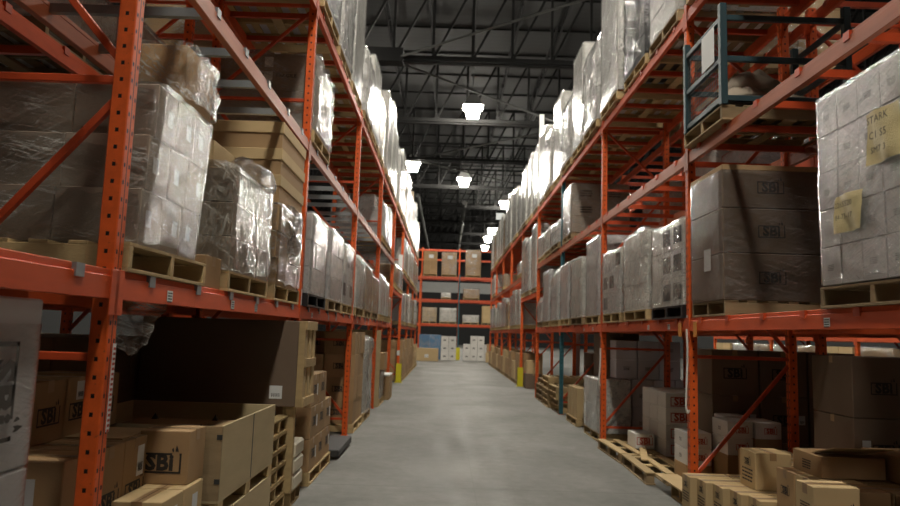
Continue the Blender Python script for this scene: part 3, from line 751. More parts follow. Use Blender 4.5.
for i in range(2):
    y = 3.60 + .30 * i
    for j, zc in enumerate((.0, .36)):
        carton(-(1.385 + .13), y + .10, zc, .255, .285, .355, 'kraft_light', f"tan carton at the aisle edge below the single logo carton, {'far' if i else 'near'} {'upper' if j else 'lower'}", GC, s=-1,
               lab=[('a', .02, .14, .08, .16)] if j else None, logo=[('a', -.06, .10, .12)] if j and i else None)
carton(-(1.41 + .14), 3.945 + .125, .717, .28, .25, .29, 'kraft', 'single brown logo carton on top at the aisle edge, before the plywood crate', GC, s=-1, logo=[('n', -.02, .115, .24)], lab=None)
# plywood crates, stacked
def crate(x0, y0, x1, y1, zb, h, label, closed=False):
    r = thing('plywood_crate', ((x0 + x1) / 2, (y0 + y1) / 2, zb), label, 'crate', 'plywood crates on the left floor')
    w, d = abs(x1 - x0) / 2, (y1 - y0) / 2; t = .018
    for sy, nm in ((-1, 'near'), (1, 'far')): MB().box(-w, sy * d, .10, w, sy * (d - t), h, .002).build('end_panel', M['oldwood' if sy < 0 else 'ply'], r)
    for sx in (-1, 1): MB().box(sx * w, -d + t, .10, sx * (w - t), d - t, h, .002).build('side_panel', M['ply'], r)
    MB().box(-w, -d, .085, w, d, .10).build('crate_floor', M['ply'], r)
    for y in (-d + .06, 0, d - .06): MB().box(-w, y - .05, 0, w, y + .05, .085, .003).build('runner', M['wood'], r)
    for sy in (-1, 1):
        for zz in (.2, h - .08): MB().box(w - .03, sy * d - .002 * sy, zz, w + .003, sy * (d + .003), zz + .03).build('corner_clip', M['darksteel'], r)
    if closed: MB().box(-w, -d, h, w, d, h + .012).build('crate_lid', M['ply'], r)
    else: MB().box(w + .0005, d * .05, .10, w + .002, d * .05 + .012, h).build('strap', M['teal'], r)
    return r
crate(-2.50, 4.32, -1.35, 5.64, 0, .43, 'lower plywood crate on the left floor, carrying the open one', True)
crate(-2.50, 4.32, -1.35, 5.64, .443, .545, 'open plywood crate with dark contents, waist high on the left floor')
for i in range(3):
    tag(MB().box(-.38, -.35, 0, .38, .35, .012).build('cardboard_sheet', M['kraft'], None, (-1.90, 4.95, .86 + .013 * i + .0)), f"brown cardboard sheet inside the open plywood crate, {['bottom', 'middle', 'top'][i]} one", 'cardboard', 'sheets in the crate')
tag(MB().box(-.42, -.5, 0, .42, .5, .315, .01).build('dark_carton', M['black'], None, (-1.92, 4.96, .545)), 'black carton inside the open plywood crate, under the sheets', 'box')
for i, (x, y) in enumerate(((-1.62, 4.72), (-1.70, 5.25), (-2.15, 5.25), (-2.2, 4.7))):
    tag(MB().hull([(-.02, -.02, 0), (.02, -.02, 0), (.02, .02, 0), (-.02, .02, 0), (0, 0, .045)], [(0, 1, 2, 3), (0, 1, 4), (1, 2, 4), (2, 3, 4), (3, 0, 4)]).build('corner_protector', M['black'], None, (x, y, .899)), 'small black corner protector on the sheets in the open crate', 'corner protector', 'corner protectors')
# stack of empty pallets
for i in range(6):
    pallet(-(1.40 + .5), 6.02 + RND.uniform(-.02, .02), .0 + .137 * i, f"empty pale pallet in the stack beyond the plywood crate, {NTH[i]} from the floor", 'stack of empty pallets on the left floor', near=True, sx=.84, sy=.72, rz=RND.uniform(-.01, .01))
# long planks on a pallet with posts, large panel crate above
pallet(-(1.33 + .5), 6.60, 0, 'pallet under the white planks beside the second left post', near=True, sx=.8, sy=.40)
for i in range(3):
    tag(MB().box(-.5, -.2, 0, .5, .2, .14, .02).build('foam_plank', M['cream'], None, (-(1.33 + .5), 6.60, PH + .145 * i)), f"thick off-white plank on the left floor, {['bottom', 'middle', 'top'][i]} of three", 'plank', 'off-white planks')
r = thing('panel_crate', (-2.13, 6.53, .90), 'huge dark brown carton with slatted wooden end on the left floor stack', 'crate')
MB().box(-.62, -.25, 0, .80, .25, .77, .006).build('carton_body', M['brown'], r)
for i in range(3): MB().box(.80, -.25 + .19 * i, 0, .86, -.25 + .19 * i + .12, .77, .003).build('end_slat', M['wood'], r)
for zz in (.0, .35, .69): MB().box(.86, -.25, zz, .875, .25, zz + .08, .003).build('cross_slat', M['wood'], r)
paper_label(r, 'n', .87, .25, .62, .07, .115, .115)
for y in (6.36, 6.76):
    tag(MB().box(-.045, -.03, 0, .045, .03, .76, .003).build('timber_post', M['wood'], None, (-1.385 - (.0 if y < 6.5 else .12), y if y < 6.5 else 6.80, PH if y > 6.5 else PH)), f"short upright timber under the huge brown carton, {'nearer' if y < 6.5 else 'farther'} one", 'timber', 'timbers propping the huge carton')
# carton pallet beyond the second post
pallet(-(1.36 + .5), 7.90, 0, 'pallet under the tan logo cartons past the second left post', near=True, sx=.85, sy=1.3)
for lvl in range(3):
    for i in range(3):
        if lvl == 2 and i == 2: continue
        carton(-(1.36 + .26) + RND.uniform(-.01, .01), 7.48 + .43 * i, PH + .33 * lvl, .50, .42, .325, 'kraft', f"tan logo carton on the pallet past the second left post, {['lower', 'middle', 'top'][lvl]} row, {SLOT[i]}", 'tan cartons past the second left post', s=-1,
               logo=[('a', .0, .17, .20), ('n', .0, .17, .2)], lab=[('a', .13, .10, .05, .12)] if i != 1 else None)
tag(MB().box(-.5, -.6, 0, .5, .6, .09, .01).build('dock_plate', M['darksteel'], None, (-(1.28 + .5), 9.35, .03)), 'low black steel plate on the floor before the third left post', 'plate')
for i, yy in enumerate((8.95, 9.75)):
    tag(MB().box(-.45, -.06, 0, .45, .06, .03).build('timber_bearer', M['oldwood'], None, (-(1.30 + .5), yy, 0)), f"timber bearer under the black plate, {'near' if i == 0 else 'far'} one", 'timber', 'bearers')

def floor_pile(s, x, y, z0, nx, ny, nz, w, d, h, mat, word, grp, logo=None, jit=.01, tape=False, miss=0):
    for k in range(nz):
        for i in range(nx):
            for j in range(ny):
                if k == nz - 1 and RND.random() < miss: continue
                carton(s * (x + w * (i + .5)) + RND.uniform(-jit, jit), y + d * (j + .5) + RND.uniform(-1, 1) * jit * .2, z0 + h * k, w - .012, d - .012, h - .002, mat, word, grp, s=s, tape=tape, logo=logo)
pallet(-(1.40 + .6), 11.6, 0, 'pallet under the tan cartons past the third left post', mat='wood', sy=1.2)
floor_pile(-1, 1.42, 11.02, PH, 2, 3, 4, .50, .40, .36, 'kraft', 'tan carton stacked on the floor past the third left post', 'cartons past the third left post', miss=.2, logo=[('n', 0, .18, .2)])
load(-(1.44 + .5), 12.9, PH, 1.0, .9, 1.30, (2, 2, 4), 'white', 'lumpy white film load on the left floor, third bay', 'wrapped floor loads', -1, 'film_w', amp=.06, rough_top=.1)
pallet(-(1.40 + .6), 12.9, 0, 'pallet under the lumpy white load, left floor, third bay')
tag(MB().box(-.55, -.02, 0, .55, .02, 1.62, .003).build('plywood_sheet', M['ply'], None, (-(1.38 + .55), 14.86, .0)), 'tall plywood sheet standing on the floor past the fourth left post', 'board')
load(-(1.40 + .55), 15.6, PH, 1.1, 1.1, .62, (2, 2, 2), 'brown', 'low brown wrapped load on the left floor, fourth bay', 'wrapped floor loads', -1, 'film')
pallet(-(1.38 + .6), 15.6, 0, 'pallet under the low brown load, left floor, fourth bay')
carton(-(1.30 + .3), 15.4, PH + .64, .6, .7, .36, 'kraft', 'brown carton on top of the low brown load, left floor', s=-1)
carton(-(1.30 + .3), 16.9, .0, .62, .9, .55, 'kraft', 'low brown carton standing by the aisle before the yellow guard', s=-1, tape=True)
carton(-(1.30 + .3), 16.9, .552, .62, .9, .04, 'white', 'white flat box lying on the brown carton before the yellow guard', s=-1, tape=False)
for k, word, mat, n in ((5, 'brown', 'kraft', 4), (6, 'brown', 'kraft', 4), (7, 'tan', 'kraft_light', 3)):
    for i in range(3):
        y = slot_y(k, i)
        pallet(-(1.36 + .6), y, 0, f"pallet, {place(-1, 0, k, i)}", 'pallets on the left floor')
        floor_pile(-1, 1.37, y - .5, PH, 1, 2, n - (i % 2), .8, .5, .30, mat, f"{word} carton piled on {place(-1, 0, k, i)}", 'cartons far down the left floor')

# -------------------------------------------------------------- right floor
GCR = 'small tan cartons on the right floor'
tag(MB().box(-.55, -1.15, 0, .55, 1.15, .02).build('skid_board', M['oldwood'], None, (2.95, 5.15, 0)), 'thin skid board under the cartons on the right floor', 'board')
# small cartons on the low front row, then tall flat ones behind
xs = 2.22
for i in range(5):
    for j in range(2):
        y = 6.42 - .215 * i
        carton(xs + .20 + .40 * j + .06 * i, y, .021, .385, .205, .37, 'kraft_light', f"{'narrow tan carton in the front line by the second right post' if j == 0 else 'narrow tan carton in the second line by the second right post'}, {NTH[i]} toward camera", GCR,
               prints=[('a', 0, .22, .8)], logo=[('a', 0, .29, .10)])
for i in range(6):
    y = 6.72 - .20 * i + .0
    carton(3.10 + .10 * (i > 3), y, .392 if False else .021, .46, .185, .56, 'kraft', f"tall narrow brown carton in the shaded right floor line, {NTH[i]} from rack post", GCR,
           prints=[('a', 0, .30, .7), ('n', 0, .42, .8)], tape=True)
carton(2.75, 5.98, .395, .30, .30, .30, 'kraft_light', 'bright tan printed carton standing above the narrow cartons, right floor', GCR, prints=[('a', 0, .14, 1.0)], logo=[('a', 0, .21, .12)])
for i in range(1):
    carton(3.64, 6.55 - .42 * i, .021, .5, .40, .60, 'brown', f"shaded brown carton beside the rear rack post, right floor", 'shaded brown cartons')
carton(2.41, 4.38, .021, .32, .34, .33, 'kraft_light', 'tan carton under the small logo carton, right floor', GCR)
carton(2.42, 4.42, .46, .28, .22, .28, 'kraft_light', 'small tan logo carton nearest the camera, right floor', GCR, logo=[('n', .04, .13, .15)], prints=[('a', 0, .16, .6)], rz=-.02)
tag(MB().box(-.16, -.17, 0, .16, .17, .10, .004).build('flat_carton', M['kraft'], None, (2.41, 4.38, .355)), 'flat tan carton sandwiched under the small logo carton, right floor', 'box')
for i in range(3):
    carton(2.74 + .02, 5.31 - .29 * i, .36, .34, .27, .30, 'kraft_light' if i % 2 else 'kraft', f"tan carton in the upper line below the open carton, right floor, {NTH[i]} toward camera", GCR, logo=[('a', 0, .15, .13)], prints=[('n', 0, .2, .9)])
    carton(2.74 + .02, 5.31 - .29 * i, .021, .36, .28, .337, 'kraft', f"brown carton in the lower line below the open carton, right floor, {NTH[i]} toward camera", GCR)
for i in range(4):
    carton(3.16, 5.36 - .29 * i, .36, .36, .27, .29, 'kraft', f"brown carton in the inner upper line, right floor, {NTH[i]} toward camera", GCR, prints=[('n', 0, .2, .9)], lab=None)
    carton(3.16, 5.36 - .29 * i, .021, .38, .28, .337, 'kraft', f"brown carton in the inner lower line, right floor, {NTH[i]} toward camera", GCR)
r = carton(2.93, 5.20, .662, .46, .40, .15, 'kraft', 'brown carton with a raised top flap, on the right floor pile', GCR, prints=[('a', 0, .09, .6)], tape=False)
MB().box(-.20, -.30, 0, .22, 0, .006, 0, Matrix.Rotation(-.25, 4, 'X')).build('open_flap', M['kraft_light'], r, (0, -.02, .152))
carton(3.40, 5.02, .662, .44, .60, .18, 'kraft', 'long brown carton lying beside the open-flap carton, right floor', GCR, prints=[('n', 0, .12, 1)])
# large dark cartons behind
for i in range(2):
    for k in range(3):
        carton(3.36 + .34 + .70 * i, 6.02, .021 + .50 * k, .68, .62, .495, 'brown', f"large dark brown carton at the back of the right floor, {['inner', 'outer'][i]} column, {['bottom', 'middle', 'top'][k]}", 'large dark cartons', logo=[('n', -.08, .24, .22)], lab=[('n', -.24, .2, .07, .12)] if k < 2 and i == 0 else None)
for i in range(3):
    for k in range(3):
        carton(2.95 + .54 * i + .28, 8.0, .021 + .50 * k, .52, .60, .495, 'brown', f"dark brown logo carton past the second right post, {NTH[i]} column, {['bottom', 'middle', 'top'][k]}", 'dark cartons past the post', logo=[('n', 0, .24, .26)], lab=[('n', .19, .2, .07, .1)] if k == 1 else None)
tag(MB().box(-.8, -.32, 0, .8, .32, .02).build('skid_board', M['oldwood'], None, (3.80, 8.0, 0)), 'thin skid board under the dark logo cartons past the second right post', 'board')
tag(MB().box(-.75, -.32, 0, .75, .32, .02).build('skid_board', M['oldwood'], None, (4.06, 6.02, 0)), 'thin skid board under the large dark cartons, right floor', 'board')
# white cartons with red logos
GW = 'white cartons with red logos'
for k in range(4):
    for i in range(2):
        for j in range(3):
            carton(2.92 + .20 + .41 * i, 9.16 + .175 + .357 * j, .10 + .205 * k, .40, .35, .202, 'white', f"white carton with red logo, {['bottom', 'second', 'third', 'top'][k]} row, {['aisle', 'inner'][i]} side, {['near', 'middle', 'far'][j]} of its stack", GW, logo=[('n', .0, .09, .27, LOGO_RED)], tape=False)
pallet(3.42, 9.70, 0, 'flat dark pallet under the white cartons with red logos', 'pallets on the right floor', mat='oldwood', sx=.85, sy=1.05).scale.z = .72
carton(2.745, 9.70, .1365, .26, .40, .195, 'white', 'single white carton with red logo on the long pallet', GW, logo=[('n', 0, .10, .22, LOGO_RED)], tape=False)
for i, (x, y, z_, nm) in enumerate(((2.98, 7.35, .52, 'lower near'), (2.98, 7.35, .70, 'upper near'), (3.26, 7.10, .78, 'top middle'), (3.52, 7.12, .78, 'top inner'), (3.2, 7.34, .60, 'back'))):
    pass
for i, (x, y, zz_) in enumerate(((2.72, 7.62, .30), (2.72, 7.62, .47), (3.02, 7.30, .47), (3.02, 7.30, .64), (3.30, 7.28, .64), (3.12, 7.62, .66))):
    carton(x, y, zz_, .26, .40, .165, 'white', f"small white carton with red mark past the second right post, {['lowest aisle side', 'upper aisle side', 'lower middle', 'upper middle', 'inner side', 'rear top'][i]}", GW, logo=[('n', .02, .08, .13, LOGO_RED)], prints=[('a', 0, .09, .35)], tape=False)
for i, (x, y, h_) in enumerate(((2.72, 7.62, .278), (3.02, 7.30, .448), (3.30, 7.28, .618), (3.12, 7.62, .638))):
    carton(x + (.0), y, .021, .27 if i != 3 else .2, .40 if i != 3 else .2, h_, 'kraft', f"brown carton carrying small white cartons past the second right post, {NTH[i]}", 'brown cartons under white ones')
tag(MB().box(-.42, -.5, 0, .42, .42, .02).build('skid_board', M['oldwood'], None, (3.0, 7.5, 0)), 'thin skid board under the small white cartons', 'board')
# grey-white cartons behind the third post
pallet(3.48, 11.30, 0, 'dark pallet under the big white cartons, right floor, third bay', 'pallets on the right floor', mat='oldwood', sx=.88, sy=.85)
for k in range(4):
    for i in range(3):
        carton((2.97 if k < 2 else 2.72) + .17 + .345 * i, 11.20, PH + .42 * k if k < 2 else .98 + .30 * (k - 2), .335, .40, .415 if k < 2 else .295, 'grey', f"grey-white carton behind the third right post, {['bottom', 'second', 'third', 'top'][k]} row, {NTH[i]} from aisle", 'grey-white cartons', prints=[('n', 0, .18, .5)], tape=False)
# long pallets along the floor edge
for i, y in enumerate((9.72, 8.45)):
    r = thing('wooden_pallet', (2.55, y, 0), f"gap-boarded empty {['far', 'near'][i]} pallet along the floor edge between second and third right posts", 'pallet', 'empty pallets on the right floor', rz=(.02, -.03)[i])
    for x, w_ in ((-.20, .055), (.02, .045), (.235, .05)):
        MB().box(x - w_, -.61, .115, x + w_, .61, .135, .002).build('deck_board', M['wood'], r)
        MB().box(x - w_, -.61, 0, x + w_, .61, .018, .002).build('bottom_board', M['oldwood'], r)
        for yy in (-.54, 0, .54): MB().box(x - .045, yy - .06, .018, x + .045, yy + .06, .098, .002).build('block', M['oldwood'], r)
    for yy in (-.54, 0, .54): MB().box(-.25, yy - .05, .098, .285, yy + .05, .115, .002).build('cross_board', M['wood'], r)
tag(MB().box(-.045, -.5, 0, .045, .5, .018, .002).build('loose_board', M['wood'], None, (2.60, 9.05, PH + .002)), 'loose board lying skewed across the empty pallets, right floor', 'board').rotation_euler.z = -.25
tag(MB().box(-.20, -.42, 0, .20, .42, .012).build('cardboard_sheet', M['kraft_light'], None, (2.55, 7.30, PH + .004)), 'pale cardboard sheet lying on the pallet by the second right post', 'cardboard')
pallet(2.62, 7.05, 0, 'pallet end under the pale cardboard sheet, right floor', 'empty pallets on the right floor', near=True, sx=.40, sy=.50)
# wrapped white, kraft, pallet stacks
r = load(2.40 + .42, 11.30 - .12, PH, .84, 1.0, .80, (2, 2, 2), 'white', 'white wrapped load at the foot of the third right post', 'wrapped floor loads', 1, 'film_w', step=.05, amp=.012) if False else None
pallet(2.68, 11.42, 0, 'pallet under the white wrapped load past the third right post', 'pallets on the right floor', near=True, sx=.44, sy=1.1)
load(2.67, 11.42, PH, .50, 1.10, .82, (1, 2, 2), 'white', 'white wrapped load on the floor past the third right post', 'wrapped floor loads', 1, 'film_w', True, amp=.012)
for k in range(2): carton(2.62 + .30, 11.83, .98 + .36 * k, .58, .80, .355, 'brown', f"large brown carton on the white wrapped load, {'upper' if k else 'lower'} one", 'brown cartons on the white load', tape=True)
pallet(2.42 + .5, 13.15, 0, 'pallet under the orange-brown cartons, right floor, third bay', 'pallets on the right floor', near=True, sx=.85, sy=1.0)
floor_pile(1, 2.42, 12.70, PH, 2, 3, 1, .42, .30, .55, 'kraft_light', 'orange-brown carton standing on a pallet, right floor, third bay', 'orange-brown cartons')
for st, (y, n, mt) in enumerate(((15.2, 4, 'wood'), (16.35, 5, 'wood'), (17.55, 4, 'oldwood'))):
    for i in range(n):
        pallet(2.42 + .52 + RND.uniform(-.04, .04), y, .137 * i, f"empty pallet in the {NTH[st]} pallet stack past the teal post, {NTH[i]} from the floor", 'empty pallet stacks past the teal post', mat=mt, sx=.9, rz=RND.uniform(-.03, .03))
    pallet(4.13, y, 0, f"pallet behind the {NTH[st]} empty pallet stack", 'pallets on the right floor', mat='oldwood')
    for q in range(3):
        tag(MB().box(-.5, -.52, 0, .5, .52, .36, .02).build('cardboard_bale', M['brown'], None, (4.13, y, PH + .37 * q)), f"dark cardboard bale behind the {NTH[st]} pallet stack, {['bottom', 'middle', 'top'][q]}", 'bale', 'cardboard bales')
for k in range(5, 9):
    for i in range(3):
        y = slot_y(k, i); mat = ('kraft', 'kraft_light', 'kraft')[i]
        pallet(2.38 + .6, y, 0, f"pallet, {place(1, 0, k, i)}", 'pallets far down the right floor', mat='oldwood')
        floor_pile(1, 2.39, y - .5, PH, 1, 2, 2 + (i + k) % 2, .8, .5, .30, mat, f"{'tan' if mat == 'kraft_light' else 'brown'} carton piled on {place(1, 0, k, i)}", 'cartons far down the right floor')
# boxes hung at the tunnel rear and yellow guards
carton(2.75, 21.6, .0, .5, .5, .45, 'brown', 'dark carton on the floor in the right tunnel bay', None)
carton(2.75, 21.6, .452, .4, .4, .4, 'kraft_light', 'tan carton on top of the dark carton in the right tunnel bay', None)
for s in (-1, 1):
    r = thing('post_guard', (face(s), by(5) - .10, 0), f"yellow steel column guard at the foot of a {SIDE[s]} rack post", 'column guard', 'yellow column guards')
    MB().box(-.09, -.05, .012, .09, -.035, .60, .003).build('guard_plate', M['yellow'], r)
    for sx in (-.09, .078): MB().box(sx, -.05, .012, sx + .012, .06, .60, .003).build('side_flange', M['yellow'], r)
    MB().box(-.12, -.07, 0, .12, .09, .012).build('base_plate', M['yellow'], r)
    if s < 0:
        tag(MB().box(-.045, -.012, 0, .045, 0, .16).build('post_sticker', M['paper'], None, (face(s) - .04, by(5) - .001, .85)), 'white sticker on the left rack post above the yellow guard', 'sticker')
# white cords and striped tape hanging on posts
def cord(pts, r, label, mat='rope', name='white_cord', cat='cord'):
    mb = MB()
    for a, b in zip(pts, pts[1:]): mb.tube(a, b, r, 6)
    return tag(mb.build(name, M[mat]), label, cat, 'cords and tape on the posts')
cord([(2.40, 6.86, 1.72), (2.405, 6.855, 1.55), (2.40, 6.85, 1.35), (2.385, 6.84, 1.1), (2.38, 6.84, .95), (2.40, 6.84, .90), (2.415, 6.845, .93)], .010, 'white cord hanging down the second right post')
cord([(2.405, 10.70, 1.45), (2.40, 10.69, 1.2), (2.385, 10.69, 1.0), (2.38, 10.69, .93), (2.40, 10.69, .88)], .012, 'short white cord on the third right post')
def stripes(x, y, z0, h, s, label):
    r = thing('striped_tape', (x, y, z0), label, 'tape', 'cords and tape on the posts')
    MB().box(0, 0, 0, -s * .002, .028, h).build('tape_band', M['paper'], r)
    n = int(h / .022)
    for i in range(0, n): MB().box(-s * .002, .004, i * .022, -s * .003, .024, i * .022 + .011).build('tape_mark', M['red_ink'], r)
stripes(-1.452, 3.035, 1.13, .38, -1, 'red and white striped tape on the nearest left post')
stripes(2.421, 6.89, 1.60, .26, 1, 'red and white striped tape on the second right post')
for s, y in ((-1, by(1) + .045), (-1, by(2) + .045), (-1, by(3) + .045)):
    tag(MB().box(-s * .0, -.012, 0, -s * .0025, .012, .34).build('white_tape', M['paper'], None, (face(s) - s * .0, y - .0, 1.66)), f"white tape strip on the left rack post at low shelf height, {NTH[round((y - Y0) / BAY)]} post", 'tape', 'cords and tape on the posts')

# -------------------------------------------------- aisle beyond on the right
XT = 8.7
for k in range(1, 6):
    upright(1, XT, by(k), f"orange upright of the rack across the next aisle, {NTH[k - 1]}", 'uprights across the next aisle')
    if k < 5:
        for z_, n in ((Z1, 1), (Z2, 2), (Z3, 3)):
            shelf(1, XT, by(k) + POST, z_, f"orange beam shelf across the next aisle, {['', 'low', 'middle', 'top'][n]}, {NTH[k - 1]}", 'shelves across the next aisle', nbars=4)
        for i in range(3):
            y = slot_y(k, i)
            for zb, lv, mt, h in ((0, 'floor', ('kraft_light', 'kraft', 'white')[(i + k) % 3], 1.45), (Z1, 'low', ('grey', 'kraft', 'white')[(i + 2 * k) % 3], 1.0), (Z2, 'middle', ('white', 'grey', 'kraft')[(i + k) % 3], 1.0)):
                pallet(XT + .58, y, zb, f"pallet across the next aisle, {lv} level, {NTH[k - 1]} bay, {SLOT[i]}", 'pallets across the next aisle', mat='oldwood')
                w_ = {'kraft_light': 'tan', 'kraft': 'brown', 'white': 'white', 'grey': 'grey'}[mt]
                load(XT + .56, y, zb + PH, 1.1, 1.05, h, (1, 2, 4), mt, f"{w_} load across the next aisle, {lv} level, {NTH[k - 1]} bay, {SLOT[i]}", 'loads across the next aisle', 1, 'film' if mt != 'kraft_light' else None)

# ------------------------------------------------------------------ end rack
YE = 43.0; BE = 2.45; XE = [-4.15, -1.68, .78, 3.24, 5.7]
for i, x in enumerate(XE):
    r = thing('rack_upright', (x, YE, 0), f"{'teal' if i == 2 else 'orange'} upright of the rack closing the aisle end, {NTH[i]} from left", 'rack upright', 'uprights of the end rack')
    MB().box(-.04, 0, 0, .04, .08, 5.3, .004).build('front_post', M['post_teal' if i == 2 else 'post'], r)
    MB().box(-.04, .99, 0, .04, 1.07, 5.3, .004).build('rear_post', M['post'], r)
    for zz in (.3, 1.5, 2.7, 3.9, 5.1): MB().box(-.015, .08, zz, .015, .99, zz + .03).build('brace', M['orange'], r)
r = thing('post_guard', (.78, YE - .12, 0), 'yellow steel column guard at the middle post of the end rack', 'column guard', 'yellow column guards')
MB().box(-.14, -.06, 0, .14, -.04, .75, .004).build('guard_plate', M['yellow'], r); MB().box(-.16, -.08, 0, .16, .06, .012).build('base_plate', M['yellow'], r)
for i in range(4):
    for z_, n in ((2.2, 'low'), (3.72, 'middle'), (5.15, 'top')):
        r = thing('rack_shelf', (XE[i] + .04, YE, z_), f"orange {n} beam shelf of the end rack, {NTH[i]} bay from left", 'rack shelf', 'shelves of the end rack')
        w = XE[i + 1] - XE[i] - .08
        MB().box(0, 0, -.17, w, .05, 0, .005).build('front_beam', M['orange'], r); MB().box(0, 1.02, -.17, w, 1.07, 0, .005).build('rear_beam', M['orange'], r)
        for q in range(4): MB().box(w * (q + .5) / 4 - .02, .05, -.06, w * (q + .5) / 4 + .02, 1.02, -.004).build('support_bar', M['orange'], r)
for i, x in enumerate(XE):
    r = thing('rack_upright', (x, YE + 2, 0), f"tall orange upright behind the end rack, {NTH[i]} from left", 'rack upright', 'uprights behind the end rack')
    MB().box(-.04, 0, 0, .04, .08, 7.2, .004).build('front_post', M['post'], r)
    if i < 4:
        for z_, n in ((6.45, 'lower'), (7.1, 'upper')):
            q = thing('rack_shelf', (x + .04, YE + 2, z_), f"{n} orange beam high behind the end rack towers, {NTH[i]} bay from left", 'rack shelf', 'beams behind the end rack')
            MB().box(0, 0, -.12, XE[i + 1] - x - .08, .05, 0, .005).build('front_beam', M['orange'], q)
def eload(x, z_, w, h, mat, word, film=None, nz=4, y=YE + .55, g='loads on the end rack', pal=True):
    if pal: pallet(x, y, z_, f"pallet under the {word}", 'pallets on the end rack', rz=math.pi / 2, sx=.95, sy=w / 1.0); z_ += PH
    q = load(x, y, z_, w, 1.0, h, (2, 1, nz), mat, word, g, 1, film, lab=None, name='carton_load' if not film else 'wrapped_load', cat='pallet load')
    if h > 1.2: paper_label(q, 'n', w / 2, .53, .05, h * .7, .30, .22, 1, False)  # white label spots added to brighten the tower fronts
eload(-1.10, 5.15, .85, 1.45, 'kraft', 'leftmost tan carton tower on top of the end rack', None, 5)
eload(.10, 5.15, .95, 1.40, 'kraft', 'middle tan carton tower with white film on top of the end rack', 'film_d', 4)
eload(1.62, 5.15, .95, 1.60, 'kraft', 'rightmost tan carton tower on top of the end rack', 'film_d', 5)
eload(-1.05, 3.72 - 1.52, .9, .85, 'kraft_light', 'pale tan load on the low shelf of the end rack, left', 'film_w', 3)
eload(.12, 2.2, 1.05, .85, 'white', 'white wrapped load on the low shelf of the end rack, centre', 'film_w', 3)
eload(1.55, 2.2, 1.0, .45, 'white', 'low white wrapped load on the low shelf of the end rack, right', 'film_w', 2)
eload(2.65, 2.2, .8, 1.05, 'kraft_light', 'tall tan load on the low shelf of the end rack, far right', None, 4)
eload(1.55, 3.72, 1.0, .55, 'kraft', 'tan carton load on the middle shelf of the end rack', 'film_d', 2)
eload(-.05, 3.72, .6, .28, 'white', 'small white bundle on the middle shelf of the end rack', 'film_w', 1)
load(-.95, YE + .5, .0, 1.35, .95, 1.5, (2, 1, 2), 'blue', 'blue plastic-wrapped load on the floor under the end rack', 'loads on the end rack', 1, 'film_d', name='wrapped_load', cat='pallet load')
for i in range(4):
    for k in range(3):
        if (i, k) in ((3, 2),): continue
        c = carton(-.02 + .0 + (i % 2) * .46 - .0, YE - .35 + (i // 2) * .47 - .8, .0 + .50 * k if False else .48 * k, .44, .45, .475, 'white', f"white carton with black mark at the end rack, left pile, {['front', 'front', 'back', 'back'][i]} {['left', 'right'][i % 2]}, {['bottom', 'middle', 'top'][k]}", 'white cartons at the end rack', tape=False, logo=[('n', 0, .24, .2)])
for i in range(4):
    for k in range(3 if i < 3 else 2):
        if i == 0 and k == 2: continue
        carton(1.32 + .43 * i, YE - .6, .50 * k, .41, .5, .495, 'white', f"white carton at the end rack, right pile, {NTH[i]} column, {['bottom', 'middle', 'top'][k]}", 'white cartons at the end rack', tape=False, logo=[('n', 0, .25, .18)])
carton(-1.05, 40.2, 0, 1.35, .9, .72, 'kraft_light', 'long tan carton on the floor in front of the end rack', None, lab=[('n', 0, .2, .22, .18)])
carton(2.75, 40.6, 0, .7, .6, .55, 'kraft_light', 'tan carton on the floor right of the white cartons, bottom', None)
carton(2.75, 40.6, .552, .6, .5, .5, 'kraft', 'brown carton on the floor right of the white cartons, top', None)

# --------------------------------------------------------- the building shell
X0, X1, YA, YB, ZR = -18, 22, -20, 100, 16.4
struct('floor', MB().box(X0, YA, -.2, X1, YB, 0), M['floor'])
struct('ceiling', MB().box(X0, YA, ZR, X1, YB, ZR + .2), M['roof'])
struct('wall_left', MB().box(X0 - .2, YA, 0, X0, YB, ZR), M['cladding']); struct('wall_right', MB().box(X1, YA, 0, X1 + .2, YB, ZR), M['cladding'])
struct('wall_front', MB().box(X0, YA - .2, 0, X1, YA, ZR), M['cladding'])
struct('wall_back', MB().box(X0, YB, 9.0, X1, YB + .2, ZR), M['cladding']); struct('wall_back_middle', MB().box(X0, YB, 7.5, X1, YB + .2, 9.0), M['wall']); struct('wall_back_lower', MB().box(X0, YB, 0, X1, YB + .2, 7.5), M['cladding'])
def truss(y, zt=15.5, zb=12.3):
    mb = MB(); mb.bar((X0, y, zt), (X1, y, zt), .2, .16); mb.bar((X0, y, zb), (X1, y, zb), .38, .18); mb.bar((X0, y, zb - .14), (X1, y, zb - .14), .2, .06)
    p = 1.56; n = int((X1 - X0) / p)
    for i in range(n):
        x = X0 + i * p; mb.bar((x, y, zb), (x, y, zt), .10, .10)
        mb.bar((x, y, zb), (x + p, y, zt), .09, .09)
    return mb
ys = [26.0 + 7.8 * i for i in range(-4, 9)]
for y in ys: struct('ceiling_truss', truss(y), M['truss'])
for i in range(20):
    x = X0 + .9 + i * 2.0; mb = MB(); mb.bar((x, YA, ZR - .10), (x, YB, ZR - .10), .11, .09); mb.bar((x, YA, 15.65), (x, YB, 15.65), .08, .08)
    for j in range(120): 
        y = YA + j; mb.bar((x, y, ZR - .10 if j % 2 else 15.65), (x, y + 1, 15.65 if j % 2 else ZR - .10), .035, .035)
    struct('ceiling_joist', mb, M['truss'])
for i in range(39): struct('ceiling_purlin', MB().bar((X0, YA + 3.05 * i, ZR - .04), (X1, YA + 3.05 * i, ZR - .04), .05, .08), M['truss'])
